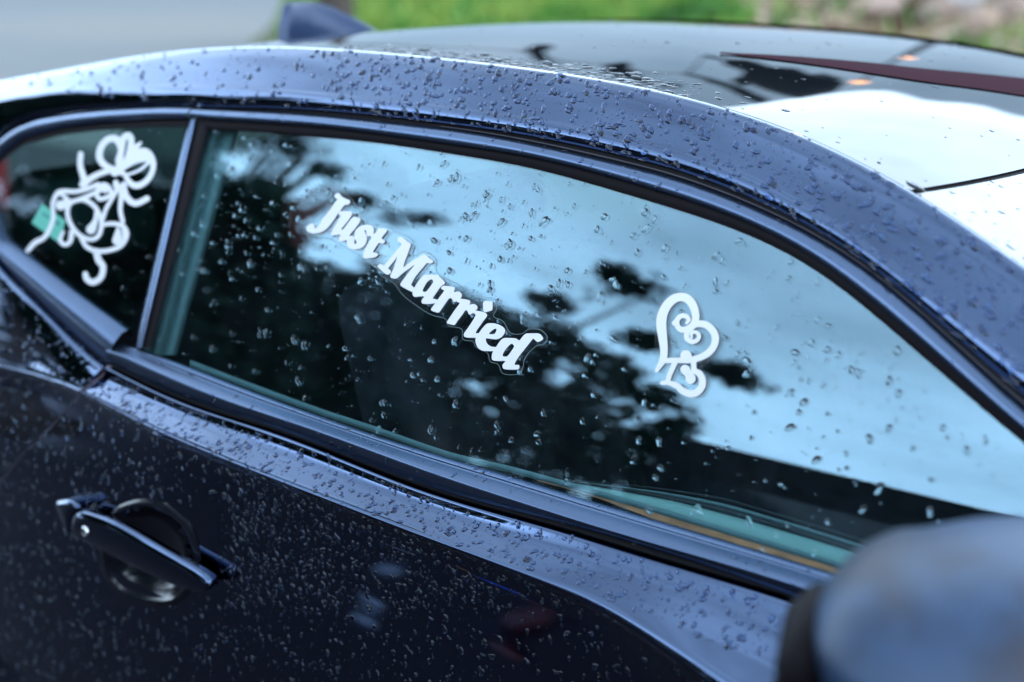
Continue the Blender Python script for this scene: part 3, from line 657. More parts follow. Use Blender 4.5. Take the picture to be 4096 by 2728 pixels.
poly_solid(conv(hf, *H, hS), [], .0006, .0004, 'backing_film', M_FILM, ht, 3)
big = stroke([(508,1078),(560,990),(572,900),(560,780),(548,660),(562,570),(605,490),(665,437),(730,422),(795,447),(840,515),(856,600),(838,665),(785,705),(730,715),(692,680),(690,630),(725,592),(770,595),(795,625),(775,655)], [34,62,66,78,88,86,82,78,76,74,70,66,62,54,50,46,46,44,40,34,24], .0018, '', None, None, hS, H)
nub = blob((668, 655), 24, .0019, hS, H)
mesh('large_heart', *merge(big, nub, stroke([(815,700),(860,665),(940,668),(1000,712),(1033,780),(1018,860),(965,925),(880,968),(790,988),(700,988),(590,992)], [50,58,60,62,64,64,62,58,54,48,46], .0021, '', None, None, hS, H), stroke([(820,700),(782,735),(778,790),(825,822),(872,805),(885,762),(852,735),(818,752),(822,785)], [50,48,46,42,38,34,30,26,20], .0023, '', None, None, hS, H), blob((770, 948), 52, .0024, hS, H)), M_VINYL, ht, False)
mesh('small_heart', *merge(stroke([(678,990),(648,1060),(622,1120),(605,1175)], [52,46,44,44], .0020, '', None, None, hS, H), stroke([(556,1190),(620,1192),(690,1218),(740,1262),(805,1288),(868,1275),(912,1222),(915,1155),(885,1105),(845,1082),(838,1040),(838,1000)], [36,42,50,58,64,64,62,58,54,50,46,46], .0022, '', None, None, hS, H), stroke([(762,1070),(790,1110),(812,1155)], [84,70,92], .0025, '', None, None, hS, H)), M_VINYL, ht, False)
B = (0, 400); bS = 1.4255
bl = empty('bells_sticker', P(hit(360, 850, .004)), 'white wedding bells and bow sticker on the dark quarter window', 'sticker')
def bst(p, w, off=.0012, closed=False): return stroke(p, w, off, '', None, None, bS, B, closed)
mesh('bow', *merge(
 bst([(672,400),(605,378),(567,330),(577,265),(620,222),(668,228),(690,285),(672,345),(678,395)], [30,34,36,36,36,40,34,28,24]),
 bst([(685,392),(690,290),(702,222),(733,202),(748,240),(728,320),(692,390)], [22,32,36,36,34,28,24], .0014),
 bst([(700,385),(745,310),(775,270),(805,240)], [30,44,34,10], .0016),
 bst([(690,398),(755,325),(822,295),(866,338),(870,400),(838,458),(785,488),(742,474),(708,420)], [22,36,44,36,30,32,36,32,24], .0018),
 bst([(700,392),(765,345),(835,332)], [22,40,34], .0020), bst([(718,428),(795,400),(850,352)], [16,16,20], .0022),
 blob((655, 410), 26, .0024, bS, B), blob((690, 410), 20, .0024, bS, B)), M_VINYL, bl, False)
mesh('ribbon', *bst([(460,308),(456,370),(475,440),(485,475)], [30,30,34,40], .0012), M_VINYL, bl, False)
mesh('ribbon', *bst([(470,480),(545,430),(630,400)], [38,32,30], .0014), M_VINYL, bl, False)
mesh('ribbon', *bst([(705,480),(718,550),(770,590),(838,562)], [30,36,34,34], .0016), M_VINYL, bl, False)
mesh('ribbon', *bst([(548,862),(562,915),(586,950),(575,1010),(530,1040),(494,1020),(487,992)], [36,36,34,34,34,32,30], .0014), M_VINYL, bl, False)
mesh('ribbon', *bst([(408,750),(400,805),(370,825),(342,800),(360,750)], [26,26,24,22,16], .0016), M_VINYL, bl, False)
mesh('ribbon', *bst([(300,610),(302,680),(275,750),(245,790),(200,812),(158,858)], [20,22,24,26,28,24], .0018), M_VINYL, bl, False)
mesh('left_bell', *merge(
 bst([(560,480),(500,505),(430,522),(360,520),(325,535),(300,590),(302,640)], [26,26,24,26,26,22,18], .0020),
 bst([(600,500),(540,530),(460,565),(405,580)], [22,24,26,24], .0022), bst([(345,535),(390,575),(370,610)], [18,20,18], .0022),
 bst([(400,590),(383,640),(400,705),(445,765),(510,795),(560,775),(578,705),(560,640),(520,590),(460,568)], 24, .0024, True),
 bst([(545,640),(542,690),(518,738)], [14,28,54], .0026), blob((345, 600), 28, .0026, bS, B), blob((372, 585), 20, .0027, bS, B)), M_VINYL, bl, False)
mesh('right_bell', *merge(
 bst([(672,500),(640,560),(605,620),(582,690)], [24,22,22,20], .0020), bst([(690,490),(690,560),(685,630),(700,695)], [26,26,24,24], .0022),
 bst([(582,712),(640,705),(700,720),(722,770),(690,830),(630,855),(560,862),(500,842),(468,800),(455,765)], [20,24,26,26,26,26,26,24,22,18], .0024),
 bst([(672,735),(668,800)], [20,56], .0026), bst([(700,740),(705,790)], [12,14], .0027),
 bst([(560,560),(552,520),(588,482),(620,500),(632,538),(590,562)], 24, .0021, True), blob((600, 515), 16, .0023, bS, B), bst([(660,470),(668,500),(700,500)], [30,34,30], .0023)), M_VINYL, bl, False)
# the mint tag hangs behind the pane
tg = empty('paper_tag', P(hit(200, 890, .001)), 'small mint green paper tag on the quarter window under the bells sticker', 'tag')
poly_solid(conv([(240,592),(375,690),(330,810),(180,700)], *B, bS), [], .0003, .0003, 'tag_sheet', M_MINT, tg, 1, sharp=True)
poly_solid(conv([(245,640),(285,665),(278,680),(238,655)], *B, bS), [], .0007, .0002, 'printed_mark', M_MINTD, tg, 1, sharp=True)
poly_solid(conv([(318,680),(345,700),(335,722),(308,700)], *B, bS), [], .0007, .0002, 'printed_mark', M_MINTD, tg, 1, sharp=True)

# ------------------------------------------------------------------ raindrops
def drop_mesh(seed, flat=.42, seg=12, rings=4):
    r = random.Random(seed); a2, a3, p2, p3 = r.uniform(.05, .22), r.uniform(.02, .14), r.uniform(0, 6.3), r.uniform(0, 6.3)
    rows = []
    for k in range(rings+1):
        f = k/rings; ang = f*pi/2; rr = cos(ang); h = sin(ang)*flat
        row_ = []
        for j in range(seg):
            u = 2*pi*j/seg; q = 1+a2*sin(2*u+p2)+a3*sin(3*u+p3); row_.append(np.array([rr*q*cos(u)+.12*h*a2*4, rr*q*sin(u), h-.04 if k == 0 else h]))
        if k < rings: rows.append(row_)
    V, Fs = grid(rows, True); V.append(np.array([.12*flat*a2*4, 0, flat])); n = len(V)-1; b = (rings-1)*seg
    Fs += [(b+j, b+(j+1) % seg, n) for j in range(seg)]
    return np.array(V), Fs
DM = [drop_mesh(i, f) for i, f in enumerate([.40, .46, .36, .5, .42, .38, .44, .34])]
dmesh = []; ONGLASS = ('front side window', 'dark quarter window', 'windscreen')
for i, (V, Fs) in list(enumerate(DM))+list(enumerate(DM)):
    me = bpy.data.meshes.new('raindrop'); me.from_pydata([tuple(map(float, v)) for v in V], [], Fs); me.update()
    me.polygons.foreach_set('use_smooth', [True]*len(me.polygons)); me.materials.append(M_WATER if len(dmesh) < len(DM) else M_WATERP); dmesh.append(me)
def samples(o, n, fil=None, pxmin=-60):
    me = o.data; me.calc_loop_triangles(); vs_ = np.array([v.co[:] for v in me.vertices]); T = np.array([t.vertices[:] for t in me.loop_triangles])
    A, Bb, C = vs_[T[:, 0]], vs_[T[:, 1]], vs_[T[:, 2]]; nn = np.cross(Bb-A, C-A); ar = np.linalg.norm(nn, axis=1)/2; nn = nn/(2*ar[:, None]+1e-12)
    cen = (A+Bb+C)/3; vd = cen-CAM; flip = (nn*vd).sum(1) > 0; nn[flip] *= -1
    px = []; w = vd@fwd; X = 2048+FPX*(vd@rgt)/w; Y = 1364-FPX*(vd@upv)/w
    ok = (X > pxmin) & (X < 4156) & (Y > -40) & (Y < 2780) & (w > .3)
    ar = np.where(ok, ar, 0)
    if fil is not None: ar = ar*np.array([fil(x, y, c) for x, y, c in zip(X, Y, cen)])
    k = rng.choice(len(T), n, p=ar/ar.sum()); r1, r2 = rng.random(n), rng.random(n); fl = r1+r2 > 1; r1[fl], r2[fl] = 1-r1[fl], 1-r2[fl]
    Pp = A[k]+(Bb-A)[k]*r1[:, None]+(C-A)[k]*r2[:, None]; return Pp, nn[k]
CAND = []
def scatter(o, n, rmin, rmax, key, powr=3.0, fil=None, el=(1.0, 1.7), hgt=1., dir_=(0, 0, -1), jit=.5):
    Pp, Nn = samples(o, n, fil)
    for p, nn in zip(Pp, Nn):
        r = rmin+(rmax-rmin)*rng.random()**powr
        t = np.array(dir_, float)-nn*(np.array(dir_)@nn); t += rng.normal(0, jit, 3); t -= nn*(t@nn); t /= np.linalg.norm(t); b = np.cross(nn, t)
        e = rng.uniform(*el); CAND.append((r, p, np.stack([t*r*e, b*r, nn*r*hgt], 1), key, int(rng.integers(0, 8))))
noedge = lambda x, y, c: 1.
scatter(win, 1150, .0007, .0042, 'front side window', 2.9, lambda x, y, c: (L_be.z(c[0])+.004 < c[2] < L_gl.z(c[0])-.004)*(1 if x > 900 else .5)*(1.5 if y < 1100+.25*x-300 else .7) * (abs(c[1]-Gy(c[0], c[2])) < .002), el=(1.0, 1.8), hgt=1.25)
scatter(qwin, 90, .0009, .0028, 'dark quarter window', 3, lambda x, y, c: float(abs(c[1]-Gy(c[0], c[2])) < .002))
scatter(rail, 3300, .0006, .0041, 'roof rail above the side window', 3.6, lambda x, y, c: (2.0 if x > 1300 else .55)*(c[1] < L_ct.p(c[0])[1]+.004)*(c[2] > L_gt.z(c[0])), el=(1.1, 2.2), dir_=(1, -.3, -.6), jit=.35, hgt=1.25)
scatter(door, 1900, .0005, .0036, 'ledge below the side window', 3.2, lambda x, y, c: float(L_c1.z(c[0]) < c[2] < L_b1.z(c[0])-.003), el=(1., 1.6), hgt=1.2)
scatter(door, 5200, .0005, .0030, 'dark door panel', 3.4, lambda x, y, c: float(c[2] < L_c2.z(c[0])-.006)*(1.6 if (x > 900 and y < 2450) else .55)*(0 if (400 < x < 880 and 2030 < y < 2400) else 1), el=(1.2, 2.2), hgt=1.5)
scatter(rearq, 700, .0006, .0028, 'rear quarter panel', 3.2, noedge, hgt=1.5)
scatter(roof, 1100, .0014, .0065, 'roof beside the rail', 3.0, lambda x, y, c: float(c[1] < L_ct.p(c[0])[1]+.13)*max(0, 1-(c[1]-L_ct.p(c[0])[1])/.14)**2*(1 if -.5 < c[0] < .12 else .10 if c[0] < .2 else .02), el=(1, 2), hgt=.7, dir_=(1, 0, 0), jit=1)
scatter(roof, 420, .0012, .004, 'roof panel', 3.0, noedge, hgt=.6, dir_=(1, 0, 0), jit=1)
scatter(wind, 30, .0015, .0035, 'windscreen', 2.0, noedge, hgt=.5)
for nm in ('window_moulding', 'belt_moulding'):
    o = bpy.data.objects[nm]; scatter(o, 260, .0008, .0032, nm.replace('_', ' ').replace('moulding', 'trim'), 3.0, noedge, jit=.3)
pxs = [(c[0]*FPX/proj(c[1])[2]) for c in CAND]; order = np.argsort(pxs)[::-1]
NIND = 290; chosen = []
for i in order:
    if CAND[i][3] in ('roof beside the rail',) and rng.random() < .4: continue
    chosen.append(int(i))
    if len(chosen) >= NIND: break
cs = set(chosen)
for i in chosen:
    r, p, M3, key, k = CAND[i]
    o = bpy.data.objects.new('raindrop', dmesh[k if key in ONGLASS else k+len(DM)]); Mx = Matrix.Identity(4)
    for a in range(3):
        for b in range(3): Mx[a][b] = float(M3[a][b])
        Mx[a][3] = float(p[a])
    qx = proj(p)[0]; wh = 'near its rear end' if qx < 1250 else 'level with the lettering' if qx < 2200 else 'level with the heart sticker' if qx < 3000 else 'near the door mirror end'
    el_ = np.linalg.norm(M3[:, 0])/np.linalg.norm(M3[:, 1]); sh = 'long' if el_ > 1.55 else 'oval' if el_ > 1.25 else 'round'
    o.matrix_world = Mx; COL.objects.link(o); tag(o, sh+' clear raindrop on the '+key+' '+wh, 'raindrop', 'large raindrops on the '+key)
keys = {}
for i, c in enumerate(CAND):
    if i not in cs: keys.setdefault(c[3], []).append(c)
for key, L in keys.items():
    VV, FF, b = [], [], 0
    for r, p, M3, _, k in L:
        V, Fs = DM[k]; VV.append(V@M3.T+p); FF += [tuple(q+b for q in f) for f in Fs]; b += len(V)
    o = mesh('small_raindrops', np.vstack(VV), FF, M_WATER if key in ONGLASS else M_WATERD if key in ('dark door panel', 'rear quarter panel') else M_WATERP); tag(o, 'scatter of small raindrops beaded on the '+key, 'raindrops', None, 'stuff')

# ------------------------------------------------------------------ surroundings
gx = np.linspace(-150, 150, 60); gy = np.linspace(-150, 150, 60)
gr_ = [[np.array([x, y, -.012]) for x in gx] for y in gy]
tag(mesh('ground', *grid(gr_), M_EARTH, smooth=False), kind='structure')
rd = [[np.array([x, y, 0.]) for x in np.linspace(-70, 45, 30)] for y in np.linspace(-14, 5.2, 12)]
tag(mesh('road', *grid(rd), M_ASPH, smooth=False), kind='structure')
# side road running away to the upper left, behind the car
rd2 = []
for t in np.linspace(0, 1, 30):
    y = 5.2+t*60; xc = -4.4-t*58; rd2.append([np.array([xc-6-14*t-9, y, .004]), np.array([xc, y, .004])])
tag(mesh('side_road', *grid(rd2), M_ROAD, smooth=False), kind='structure')
def bank_z(x, y):
    t = min(1, max(0, (y-6.0)/4.6)); e = min(1, max(0, (x-(1-1.06*(y+1.29)))/1.4+.5)); e = e*e*(3-2*e)
    return -.005 + 1.42*(t*t*(3-2*t))*e + .05*sin(x*1.7+y)*e
bk = [[np.array([x, y, bank_z(x, y)]) for x in np.linspace(-20, 16, 120)] for y in np.linspace(5.6, 14, 50)]
tag(mesh('grass_bank', *grid(bk), M_EARTH), kind='structure')
def leaf_mat(name, cols, rough=.55):
    m = mat(name, cols[0], rough); t = m.node_tree; p = t.nodes['Principled BSDF']; oi = t.nodes.new('ShaderNodeTexCoord'); n = t.nodes.new('ShaderNodeTexNoise')
    n.inputs['Scale'].default_value = 1.3; n.inputs['Detail'].default_value = 3; r = t.nodes.new('ShaderNodeValToRGB')
    t.links.new(oi.outputs['Object'], n.inputs['Vector']); t.links.new(n.outputs['Fac'], r.inputs['Fac']); t.links.new(r.outputs['Color'], p.inputs['Base Color'])
    r.color_ramp.elements[0].position = .35; r.color_ramp.elements[0].color = (*cols[0], 1); r.color_ramp.elements[1].position = .65; r.color_ramp.elements[1].color = (*cols[-1], 1)
    for k, c in enumerate(cols[1:-1]): e = r.color_ramp.elements.new(.35+.3*(k+1)/(len(cols)-1)); e.color = (*c, 1)
    return m
M_GRASS = leaf_mat('grass_blades', [(.025, .09, .012), (.07, .24, .02), (.28, .38, .06), (.06, .25, .03)])
VV, FF = [], []; b = 0
rg = random.Random(3)
for i in range(22000):
    px = rg.uniform(1180, 4200); d = ray(px, 0); y = rg.uniform(8.0, 11.2); p = CAM+d*(y-CAM[1])/d[1]; x = p[0]+rg.uniform(-.3, .3)
    if px > 2920 and rg.random() < .9: continue
    z = bank_z(x, y); h = rg.uniform(.06, .26); a = rg.uniform(0, 6.28); w = rg.uniform(.015, .045); l = rg.uniform(-.1, .1)
    VV += [(x-w*cos(a), y-w*sin(a), z-.01), (x+w*cos(a), y+w*sin(a), z-.01), (x+l, y+l*.5, z+h)]; FF.append((b, b+1, b+2)); b += 3
tag(mesh('grass', VV, FF, M_GRASS, smooth=False), 'bright green grass covering the bank behind the car', 'grass', None, 'stuff')
M_DRY = leaf_mat('dry_leaves', [(.16, .09, .05), (.42, .29, .19), (.55, .42, .32), (.10, .16, .03)])
VV, FF = [], []; b = 0
for i in range(9000):
    px = 2880+1400*rg.random()**.8; d = ray(px, 0); y = rg.uniform(8.2, 11.2); p = CAM+d*(y-CAM[1])/d[1]; x = p[0]+rg.uniform(-.2, .2)
    if 3080 < px < 3190 and y > 9.2: continue
    z = bank_z(x, y)+rg.uniform(.0, .09); c_ = np.array([x, y, z]); u1 = np.array([rg.gauss(0, 1) for _ in range(3)]); u1 *= rg.uniform(.03, .07)/np.linalg.norm(u1); u2 = np.cross(u1, [rg.gauss(0, 1), rg.gauss(0, 1), 1]); u2 *= .035/max(1e-4, np.linalg.norm(u2))
    VV += [c_-u1, c_+u2, c_+u1, c_-u2]; FF.append((b, b+1, b+2, b+3)); b += 4
tag(mesh('dry_leaves', VV, FF, M_DRY, smooth=False), 'beige dry leaves littering the bank between the stones', 'dry leaves', None, 'stuff')
# stones on the bank
stcol = [mat('stone', c, .8, noise=(9, tuple(v*.7 for v in c), .4, .6)) for c in ((.50, .35, .28), (.40, .27, .20), (.58, .52, .50), (.30, .21, .16))]
stm = []
for k in range(6):
    bm = bmesh.new(); bmesh.ops.create_icosphere(bm, subdivisions=2, radius=1); r = random.Random(k)
    ph = [r.uniform(0, 6) for _ in range(6)]
    for v in bm.verts:
        c = v.co; f = 1+.16*sin(2.1*c.x+ph[0])+.14*sin(2.7*c.y+ph[1])+.12*sin(3.3*c.z+ph[2]); v.co = Vector((c.x*f*1.15, c.y*f, c.z*f*.75))
    me = bpy.data.meshes.new('stone'); bm.to_mesh(me); bm.free(); me.materials.append(stcol[k % 4]); stm.append(me)
STW = ['tan', 'brown', 'pale grey', 'dark brown']
r = random.Random(21)
for yy, lo in ((8.9, 3200), (9.2, 3080), (9.5, 2960), (9.8, 2930), (10.1, 2890), (10.4, 2920), (10.7, 2960), (11.0, 3080)):
    px = lo+r.uniform(0, 90)
    while px < 4260:
        d = ray(px, 0); y = yy+r.uniform(-.15, .15); p = CAM+d*(y-CAM[1])/d[1]; x = p[0]; s = r.uniform(.09, .21)
        if not (3090 < px < 3170 and yy > 9.6) and r.random() > .16:
            k = r.randrange(6); o = bpy.data.objects.new('stone', stm[k]); o.location = (x, y, bank_z(x, y)+s*.5); o.scale = (s, s, s); o.rotation_euler = (r.uniform(-.3, .3), r.uniform(-.3, .3), r.uniform(0, 6))
            wh = 'left end of the stony patch' if px < 3250 else 'middle of the stony patch' if px < 3650 else 'right end of the stony patch'
            COL.objects.link(o); tag(o, ('large ' if s > .14 else 'small ')+STW[k % 4]+' stone on the bank, '+wh, 'stone', 'stones on the bank beyond the roof')
        px += s*520+r.uniform(0, 40)
# misty hillside beyond, it darkens the roof reflections
def Rn(x, y):
    e = 1e-3; n = np.array([-(Rz(x+e, y)-Rz(x-e, y))/(2*e), -(Rz(x, y+e)-Rz(x, y-e))/(2*e), 1]); return n/np.linalg.norm(n)
def rrefl(px, py, dist=None):
    q = hit_roof(px, py)
    d = ray(px, py); n = Rn(q[0], q[1]); r = d-2*(d@n)*n
    return (atan2(r[0], r[1]), math.asin(r[2])) if dist is None else q+r*dist
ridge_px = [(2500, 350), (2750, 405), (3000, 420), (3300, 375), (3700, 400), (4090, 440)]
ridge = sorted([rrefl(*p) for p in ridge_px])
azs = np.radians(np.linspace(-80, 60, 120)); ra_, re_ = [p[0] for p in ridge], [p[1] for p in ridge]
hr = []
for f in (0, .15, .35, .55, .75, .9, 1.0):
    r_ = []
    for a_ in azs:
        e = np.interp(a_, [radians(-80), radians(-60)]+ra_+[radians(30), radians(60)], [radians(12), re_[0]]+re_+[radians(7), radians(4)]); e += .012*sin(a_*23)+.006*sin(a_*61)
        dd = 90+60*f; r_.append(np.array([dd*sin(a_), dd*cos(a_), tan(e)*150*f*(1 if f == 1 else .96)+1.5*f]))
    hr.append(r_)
M_TWIG = mat('dark_twigs', (.006, .007, .005), .9, spec=.1)
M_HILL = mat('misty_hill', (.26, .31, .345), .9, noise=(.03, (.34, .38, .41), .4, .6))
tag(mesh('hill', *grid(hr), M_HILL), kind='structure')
bt = empty('overhanging_tree', (3.2, 9.5, 0), 'bare dark branches of a tree mirrored on the wet roof', 'tree')
BR = [([(2820, 222), (2950, 250), (3070, 292), (3170, 330), (3330, 366)], [6, 22, 46, 48, 8]), ([(2745, 293), (2850, 322), (2960, 362), (3062, 412)], [5, 8, 11, 9]), ([(2430, 258), (2462, 284), (2520, 304), (2600, 330)], [6, 20, 10, 5]), ([(2462, 284), (2495, 248)], [14, 5]), ([(2090, 205), (2140, 198), (2192, 180)], [5, 14, 6]), ([(2145, 203), (2168, 240), (2215, 266)], [10, 8, 5]), ([(3270, 296), (3372, 318)], [6, 6]), ([(2935, 315), (2985, 345)], [7, 6]), ([(2650, 340), (2730, 345)], [8, 6])]
BRP = [([rrefl(a, b, 8.0) for a, b in catmull(p, 3, False)], np.repeat(w, 3)[:len(catmull(p, 3, False))]) for p, w in BR]
for P_, w in BRP: mesh('branch', *tube(P_, [x/5689*9.7*3.4 for x in w], 7), M_TWIG, bt)
hub = rrefl(1350, 175, 8.0); base_ = np.array([hub[0], hub[1], 0]); ch = [hub, BRP[4][0][0], BRP[2][0][0], BRP[1][0][0], BRP[0][0][0]]
bt.location = tuple(map(float, base_))
mesh('trunk', *merge(tube([base_, base_*.5+hub*.5+np.array([.1, 0, 0]), hub], [.16, .13, .05], 10), *[tube([p_, (p_+q_)/2+np.array([0, 0, .12]), q_], [.018, .012, .008], 6) for p_, q_ in zip(ch[:-1], ch[1:])]), M_BARK, None).parent = None
tr_ = bpy.data.objects['trunk']; tr_.parent = bt; tr_.matrix_parent_inverse = Matrix.Translation(-Vector(bt.location))
for o_ in bt.children:
    o_.matrix_parent_inverse = Matrix.Translation(-Vector(bt.location))
M_LAMP = mat('lit_lamp', (1, .5, .2)); pn = M_LAMP.node_tree.nodes['Principled BSDF']; pn.inputs['Emission Color'].default_value = (1, .42, .14, 1); pn.inputs['Emission Strength'].default_value = 5
for i, (a_, b_) in enumerate([(3440, 330), (3625, 232)]):
    lp = rrefl(a_, b_, 26); st_ = empty('street_lamp', (float(lp[0]), float(lp[1]), 0), ['lit orange street lamp mirrored on the near half of the roof', 'lit orange street lamp mirrored on the far half of the roof'][i], 'street lamp', 'lit street lamps mirrored on the roof')
    mesh('pole', *tube([(lp[0], lp[1], 0), (lp[0], lp[1], lp[2]+.1)], [.07, .05], 8), M_RUBBER, st_)
    mesh('lamp_head', *box((lp[0], lp[1], lp[2]), (.30, .30, .14), bev=.04), M_LAMP, st_)
# ------------------------------------------------------------------ trees and vehicle behind the photographer (they show in the glass)
def nrm_at(p):
    x, _, z = p; n = np.array([.06*x, -1, .42+.5*(z-1.1)]); return n/np.linalg.norm(n)
def refl(px, py, dist, surf='glass'):
    q = hit(px, py); d = ray(px, py); n = nrm_at(q); r = d-2*(d@n)*n; return q+r*dist
def leaves(centres, rad, nleaf, size, seed):
    r = random.Random(seed); V, Fs = [], []; b = 0
    for c in centres:
        for _ in range(nleaf):
            v = np.array([r.gauss(0, 1) for _ in range(3)]); v = v/np.linalg.norm(v)*rad*r.random()**.5; p = c+v
            a = np.array([r.gauss(0, 1) for _ in range(3)]); a /= np.linalg.norm(a); q = np.cross(a, [r.gauss(0, 1) for _ in range(3)]); q /= np.linalg.norm(q)
            s = size*r.uniform(.6, 1.3); V += [p-a*s, p+q*s*.5, p+a*s, p-q*s*.5]; Fs.append((b, b+1, b+2, b+3)); b += 4
    return V, Fs
def inpoly(x, y, poly):
    c = False; n = len(poly)
    for i in range(n):
        x1, y1 = poly[i]; x2, y2 = poly[(i+1) % n]
        if (y1 > y) != (y2 > y) and x < (x2-x1)*(y-y1)/(y2-y1)+x1: c = not c
    return c
def make_tree(name, centres, rad, nleaf, size, seed, label, m, base):
    t = empty(name, tuple(base), label, 'tree')
    r = random.Random(seed); cm = sum(centres)/len(centres); top = np.array([cm[0], cm[1], max(1.2, cm[2]-.4)])
    b0 = np.array(base, float); parts = [tube([b0, b0*.6+top*.4+np.array([.1, .05, 0]), top], [.16, .12, .08], 10)]
    for c in r.sample(list(centres), min(14, len(centres))): parts.append(tube([top*.6+b0*.4, (top+c)/2+np.array([0, 0, .15]), c], [.06, .035, .012], 6))
    mesh('trunk', *merge(*parts), M_BARK, t); mesh('crown', *leaves(centres, rad, nleaf, size, seed), m, t, False); return t
T1 = [(1180, 1090), (1330, 1040), (1470, 1060), (1620, 1120), (1760, 1150), (1900, 1215), (2060, 1275), (2200, 1300), (2380, 1400), (2560, 1480), (2700, 1600), (2790, 1690), (2730, 1760), (2800, 1830), (3000, 1960), (2600, 1960), (1200, 1560), (950, 1400)]
HOLES = [(1870, 1545, 75, 26), (2250, 1500, 55, 36), (2600, 1530, 55, 20), (2640, 1650, 60, 26), (2560, 1640, 40, 16), (2520, 1690, 60, 18), (2310, 1450, 50, 16), (1400, 1075, 60, 22), (2480, 1600, 50, 18)]
cen = []; r = random.Random(5)
for _ in range(5200):
    px, py = r.uniform(950, 3000), r.uniform(1000, 1960)
    if inpoly(px, py, T1) and not any(((px-a)/(w*1.25))**2+((py-b)/(h*1.4))**2 < 1 for a, b, w, h in HOLES):
        cen.append(refl(px, py, 9+r.uniform(-.8, .8)))
for (bx, by, w, h) in [(2520, 1150, 110, 34), (2570, 1360, 55, 16), (2880, 1480, 90, 20), (2960, 1520, 50, 12), (2210, 1215, 70, 20), (2450, 1090, 40, 10)]:
    for _ in range(34): u, v = r.gauss(0, .62), r.gauss(0, .55); cen.append(refl(bx+u*w, by+v*h+u*h*.5, 9+r.uniform(-.1, .1)))
c0_ = sum(cen)/len(cen)
make_tree('broadleaf_tree', cen, .15, 9, .060, 4, 'broad dark leafy tree reflected in the lower half of the side window', M_LEAFD, (c0_[0], c0_[1], 0))
cen2 = []; cen3 = []
for _ in range(3800):
    px, py = r.uniform(250, 1250), r.uniform(380, 1560)
    if px > 800 and py < 720+(px-800)*.18: continue
    if px > 1130+(py-800)*.1: continue
    cen2.append(refl(px, py, 7.5+r.uniform(-1.2, .8)))
for (bx, by, w, h) in [(1130, 575, 110, 50), (1180, 600, 80, 40), (1000, 520, 130, 20), (880, 560, 60, 30), (1300, 680, 60, 26), (1640, 872, 150, 13), (1420, 800, 80, 14)]:
    for _ in range(18): u, v = r.gauss(0, .5), r.gauss(0, .5); cen3.append(refl(bx+u*w, by+v*h+u*h*.3, 10+r.uniform(-.1, .1)))
for _ in range(1500):
    az = radians(r.uniform(60.8, 82)); el = radians(r.uniform(16, (33 if az < radians(63.5) else 24.5)+r.gauss(0, .8))); dd = r.uniform(6.5, 8.5); cen2.append(np.array([-.5-dd*sin(az), -dd*cos(az), 1.2+dd*tan(el)]))
c1_ = sum(cen2)/len(cen2)
make_tree('tall_tree', cen2, .17, 9, .085, 9, 'tall dark tree reflected at the rear end of the side window', M_LEAFD, (c1_[0], c1_[1], 0))
c3_ = sum(cen3)/len(cen3)
make_tree('slender_tree', cen3, .12, 9, .06, 14, 'slender tree whose leaf sprays are reflected above the word Just', M_LEAFD, (c3_[0], c3_[1], 0))
# more trees further back along the same side
def simple_tree(name, x, y, h, rad, label, seed, m=M_LEAFD, n=260):
    r = random.Random(seed); cs_ = [np.array([x, y, h*.6])+np.array([r.gauss(0, .42)*rad, r.gauss(0, .42)*rad, r.gauss(0, .36)*h*.45]) for _ in range(n)]
    return make_tree(name, cs_, .45, 12, .17, seed, label, m, (x, y, 0))
simple_tree('dark_tree', -13.5, -5.5, 7.0, 3.2, 'dense dark tree behind the photographer towards the rear of the car', 31)
simple_tree('dark_tree', -10.5, -10.5, 6.2, 2.8, 'rounded dark tree across the road between two others', 32)
hb = [np.array([r.uniform(-16, 5), -9.5+r.gauss(0, .4), r.uniform(.1, 3.6)]) for _ in range(1500)]  # hedge added to close the bright gap under the mirrored tree crowns
hg = empty('hedge', (-8, -9.5, 0), 'long dark hedge added to darken the reflection low in the side window', 'hedge')
mesh('foliage', *leaves(hb, .4, 14, .14, 77), M_LEAFD, hg, False); mesh('stems', *merge(*[tube([(x, -9.5, 0), (x+.1, -9.5, 3.0)], [.05, .02], 6) for x in np.linspace(-15.5, 4.6, 30)]), M_BARK, hg)
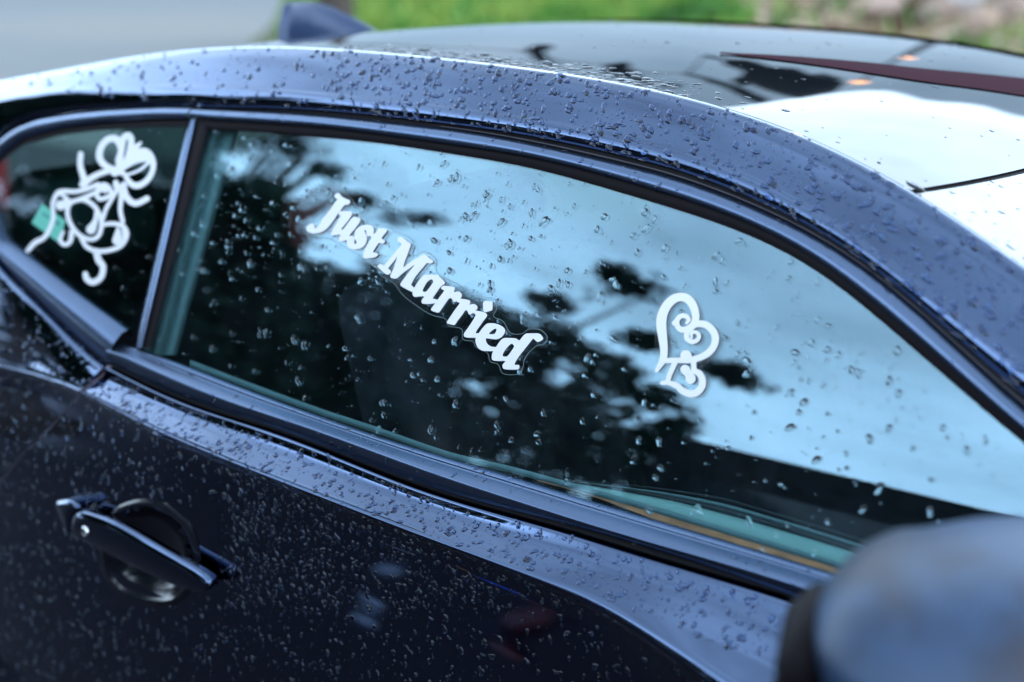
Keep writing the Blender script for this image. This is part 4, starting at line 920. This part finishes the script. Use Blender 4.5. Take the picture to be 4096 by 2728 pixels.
# coloured lumps added on the road to put colour smears in the door
from mathutils.bvhtree import BVHTree
_bv = BVHTree.FromPolygons([v.co[:] for v in door.data.vertices], [p.vertices[:] for p in door.data.polygons])
def drefl(px, py, z=0.):
    d = ray(px, py); co, n_, i_, t_ = _bv.ray_cast(Vector(CAM), Vector(d)); n_ = np.array(n_); n_ = n_ if n_@d < 0 else -n_
    rr = d-2*(d@n_)*n_; co = np.array(co); return co+rr*((z-co[2])/rr[2])
for nm_, px_, py_, sc_, col_, lb_ in (('blue_lump', 1780, 2765, (.07, .025, .012), (.02, .09, .6), 'blue bag added on the wet road for a blue smear in the door'), ('brown_lump', 1590, 2780, (.016, .012, .010), (.6, .25, .08), 'added small orange brown bag on the road beside the blue bag'), ('red_lump', 2020, 2590, (.05, .03, .02), (.09, .018, .02), 'added dark red bag on the road beyond the blue bag'), ('grey_lump', 1560, 2225, (.05, .007, .006), (.5, .6, .7), 'added pale grey bag on the road, farthest from the car')):
    q = drefl(px_, py_, .04); bm = bmesh.new(); bmesh.ops.create_icosphere(bm, subdivisions=3, radius=1)
    for v in bm.verts: v.co = Vector((v.co.x*sc_[0]*(1+.15*sin(5*v.co.y)), v.co.y*sc_[1]*(1+.12*sin(4*v.co.x+1)), v.co.z*sc_[2]*(1+.1*sin(7*v.co.x))))+Vector((q[0], q[1], sc_[2]*.8))
    bm.verts.index_update(); o = mesh('lump', [np.array(v.co) for v in bm.verts], [tuple(v.index for v in f.verts) for f in bm.faces], mat(nm_, col_, .5)); o.name = nm_; tag(o, lb_, 'lump', 'lumps added for the door reflections'); bm.free()
lp = np.array([7.5, -6.5, 3.6]); st_ = empty('street_lamp', (7.5, -6.5, 0), 'lit warm street lamp in front of the car glinting in the door drops', 'street lamp')
mesh('pole', *tube([(7.5, -6.5, 0), (7.5, -6.5, 3.7)], [.07, .05], 8), M_RUBBER, st_)
M_LAMP2 = mat('warm_lamp', (1, .5, .2)); pn = M_LAMP2.node_tree.nodes['Principled BSDF']; pn.inputs['Emission Color'].default_value = (1, .45, .15, 1); pn.inputs['Emission Strength'].default_value = 150
mesh('lamp_head', *box(tuple(lp), (.35, .35, .18), bev=.05), M_LAMP2, st_)
# parked van
van = empty('parked_van', (1.2, -3.0, 0), 'black van parked beside the car, its roof edge reflected low in the window', 'van')
M_VAN = mat('van_paint', (.004, .004, .006), .5, 0, spec=.15); M_VANG = mat('van_window', (.004, .006, .008), .05)
vx = np.linspace(-1.0, 3.6, 24)
def vprof(x): return 1.845-.30*max(0, x-2.7)**1.3
side = [[np.array([x, -2.18+dy, min(z, vprof(x)*zf)]) for x in vx] for dy, z, zf in ((.04, .35, 1), (.0, .6, 1), (0, 1.1, .62), (-.01, 1.2, .66), (-.03, 1.72, .96), (-.04, 1.84, 1.), (-.9, 1.84, 1.0), (-1.74, 1.84, 1.), (-1.76, 1.7, .96), (-1.8, 1.1, .62), (-1.84, .35, 1))]
mesh('body', *grid(side), M_VAN, van)
for x0, x1 in ((-.9, .2), (.3, 1.55), (1.65, 2.6)):
    mesh('window', *grid([[np.array([x, -2.188+.0, 1.24]) for x in (x0, x1)], [np.array([x, -2.206, 1.66]) for x in (x0+.05, x1-.05)]]), M_VANG, van, False)
for wx in (-.35, 2.75):
    for wy in (-2.2, -3.85):
        bm = bmesh.new(); bmesh.ops.create_cone(bm, cap_ends=True, segments=28, radius1=.34, radius2=.34, depth=.22); bmesh.ops.rotate(bm, verts=bm.verts, matrix=Matrix.Rotation(pi/2, 3, 'X')); bmesh.ops.translate(bm, verts=bm.verts, vec=(wx, wy, .34))
        bm.verts.index_update(); mesh('wheel', [np.array(v.co) for v in bm.verts], [tuple(v.index for v in f.verts) for f in bm.faces], M_RUBBER, van, False); bm.free()
# red marker at the far left
rp = CAM+ray(-78, 262)*9; rc = empty('marker_post', (float(rp[0]), float(rp[1]), 0), 'red blurred post at the edge of the road left of the roof', 'post')
mesh('post', *tube([(rp[0], rp[1], 0), (rp[0], rp[1], rp[2]+.05)], [.09, .07], 12), mat('red_plastic', (.6, .03, .03), .5), rc)
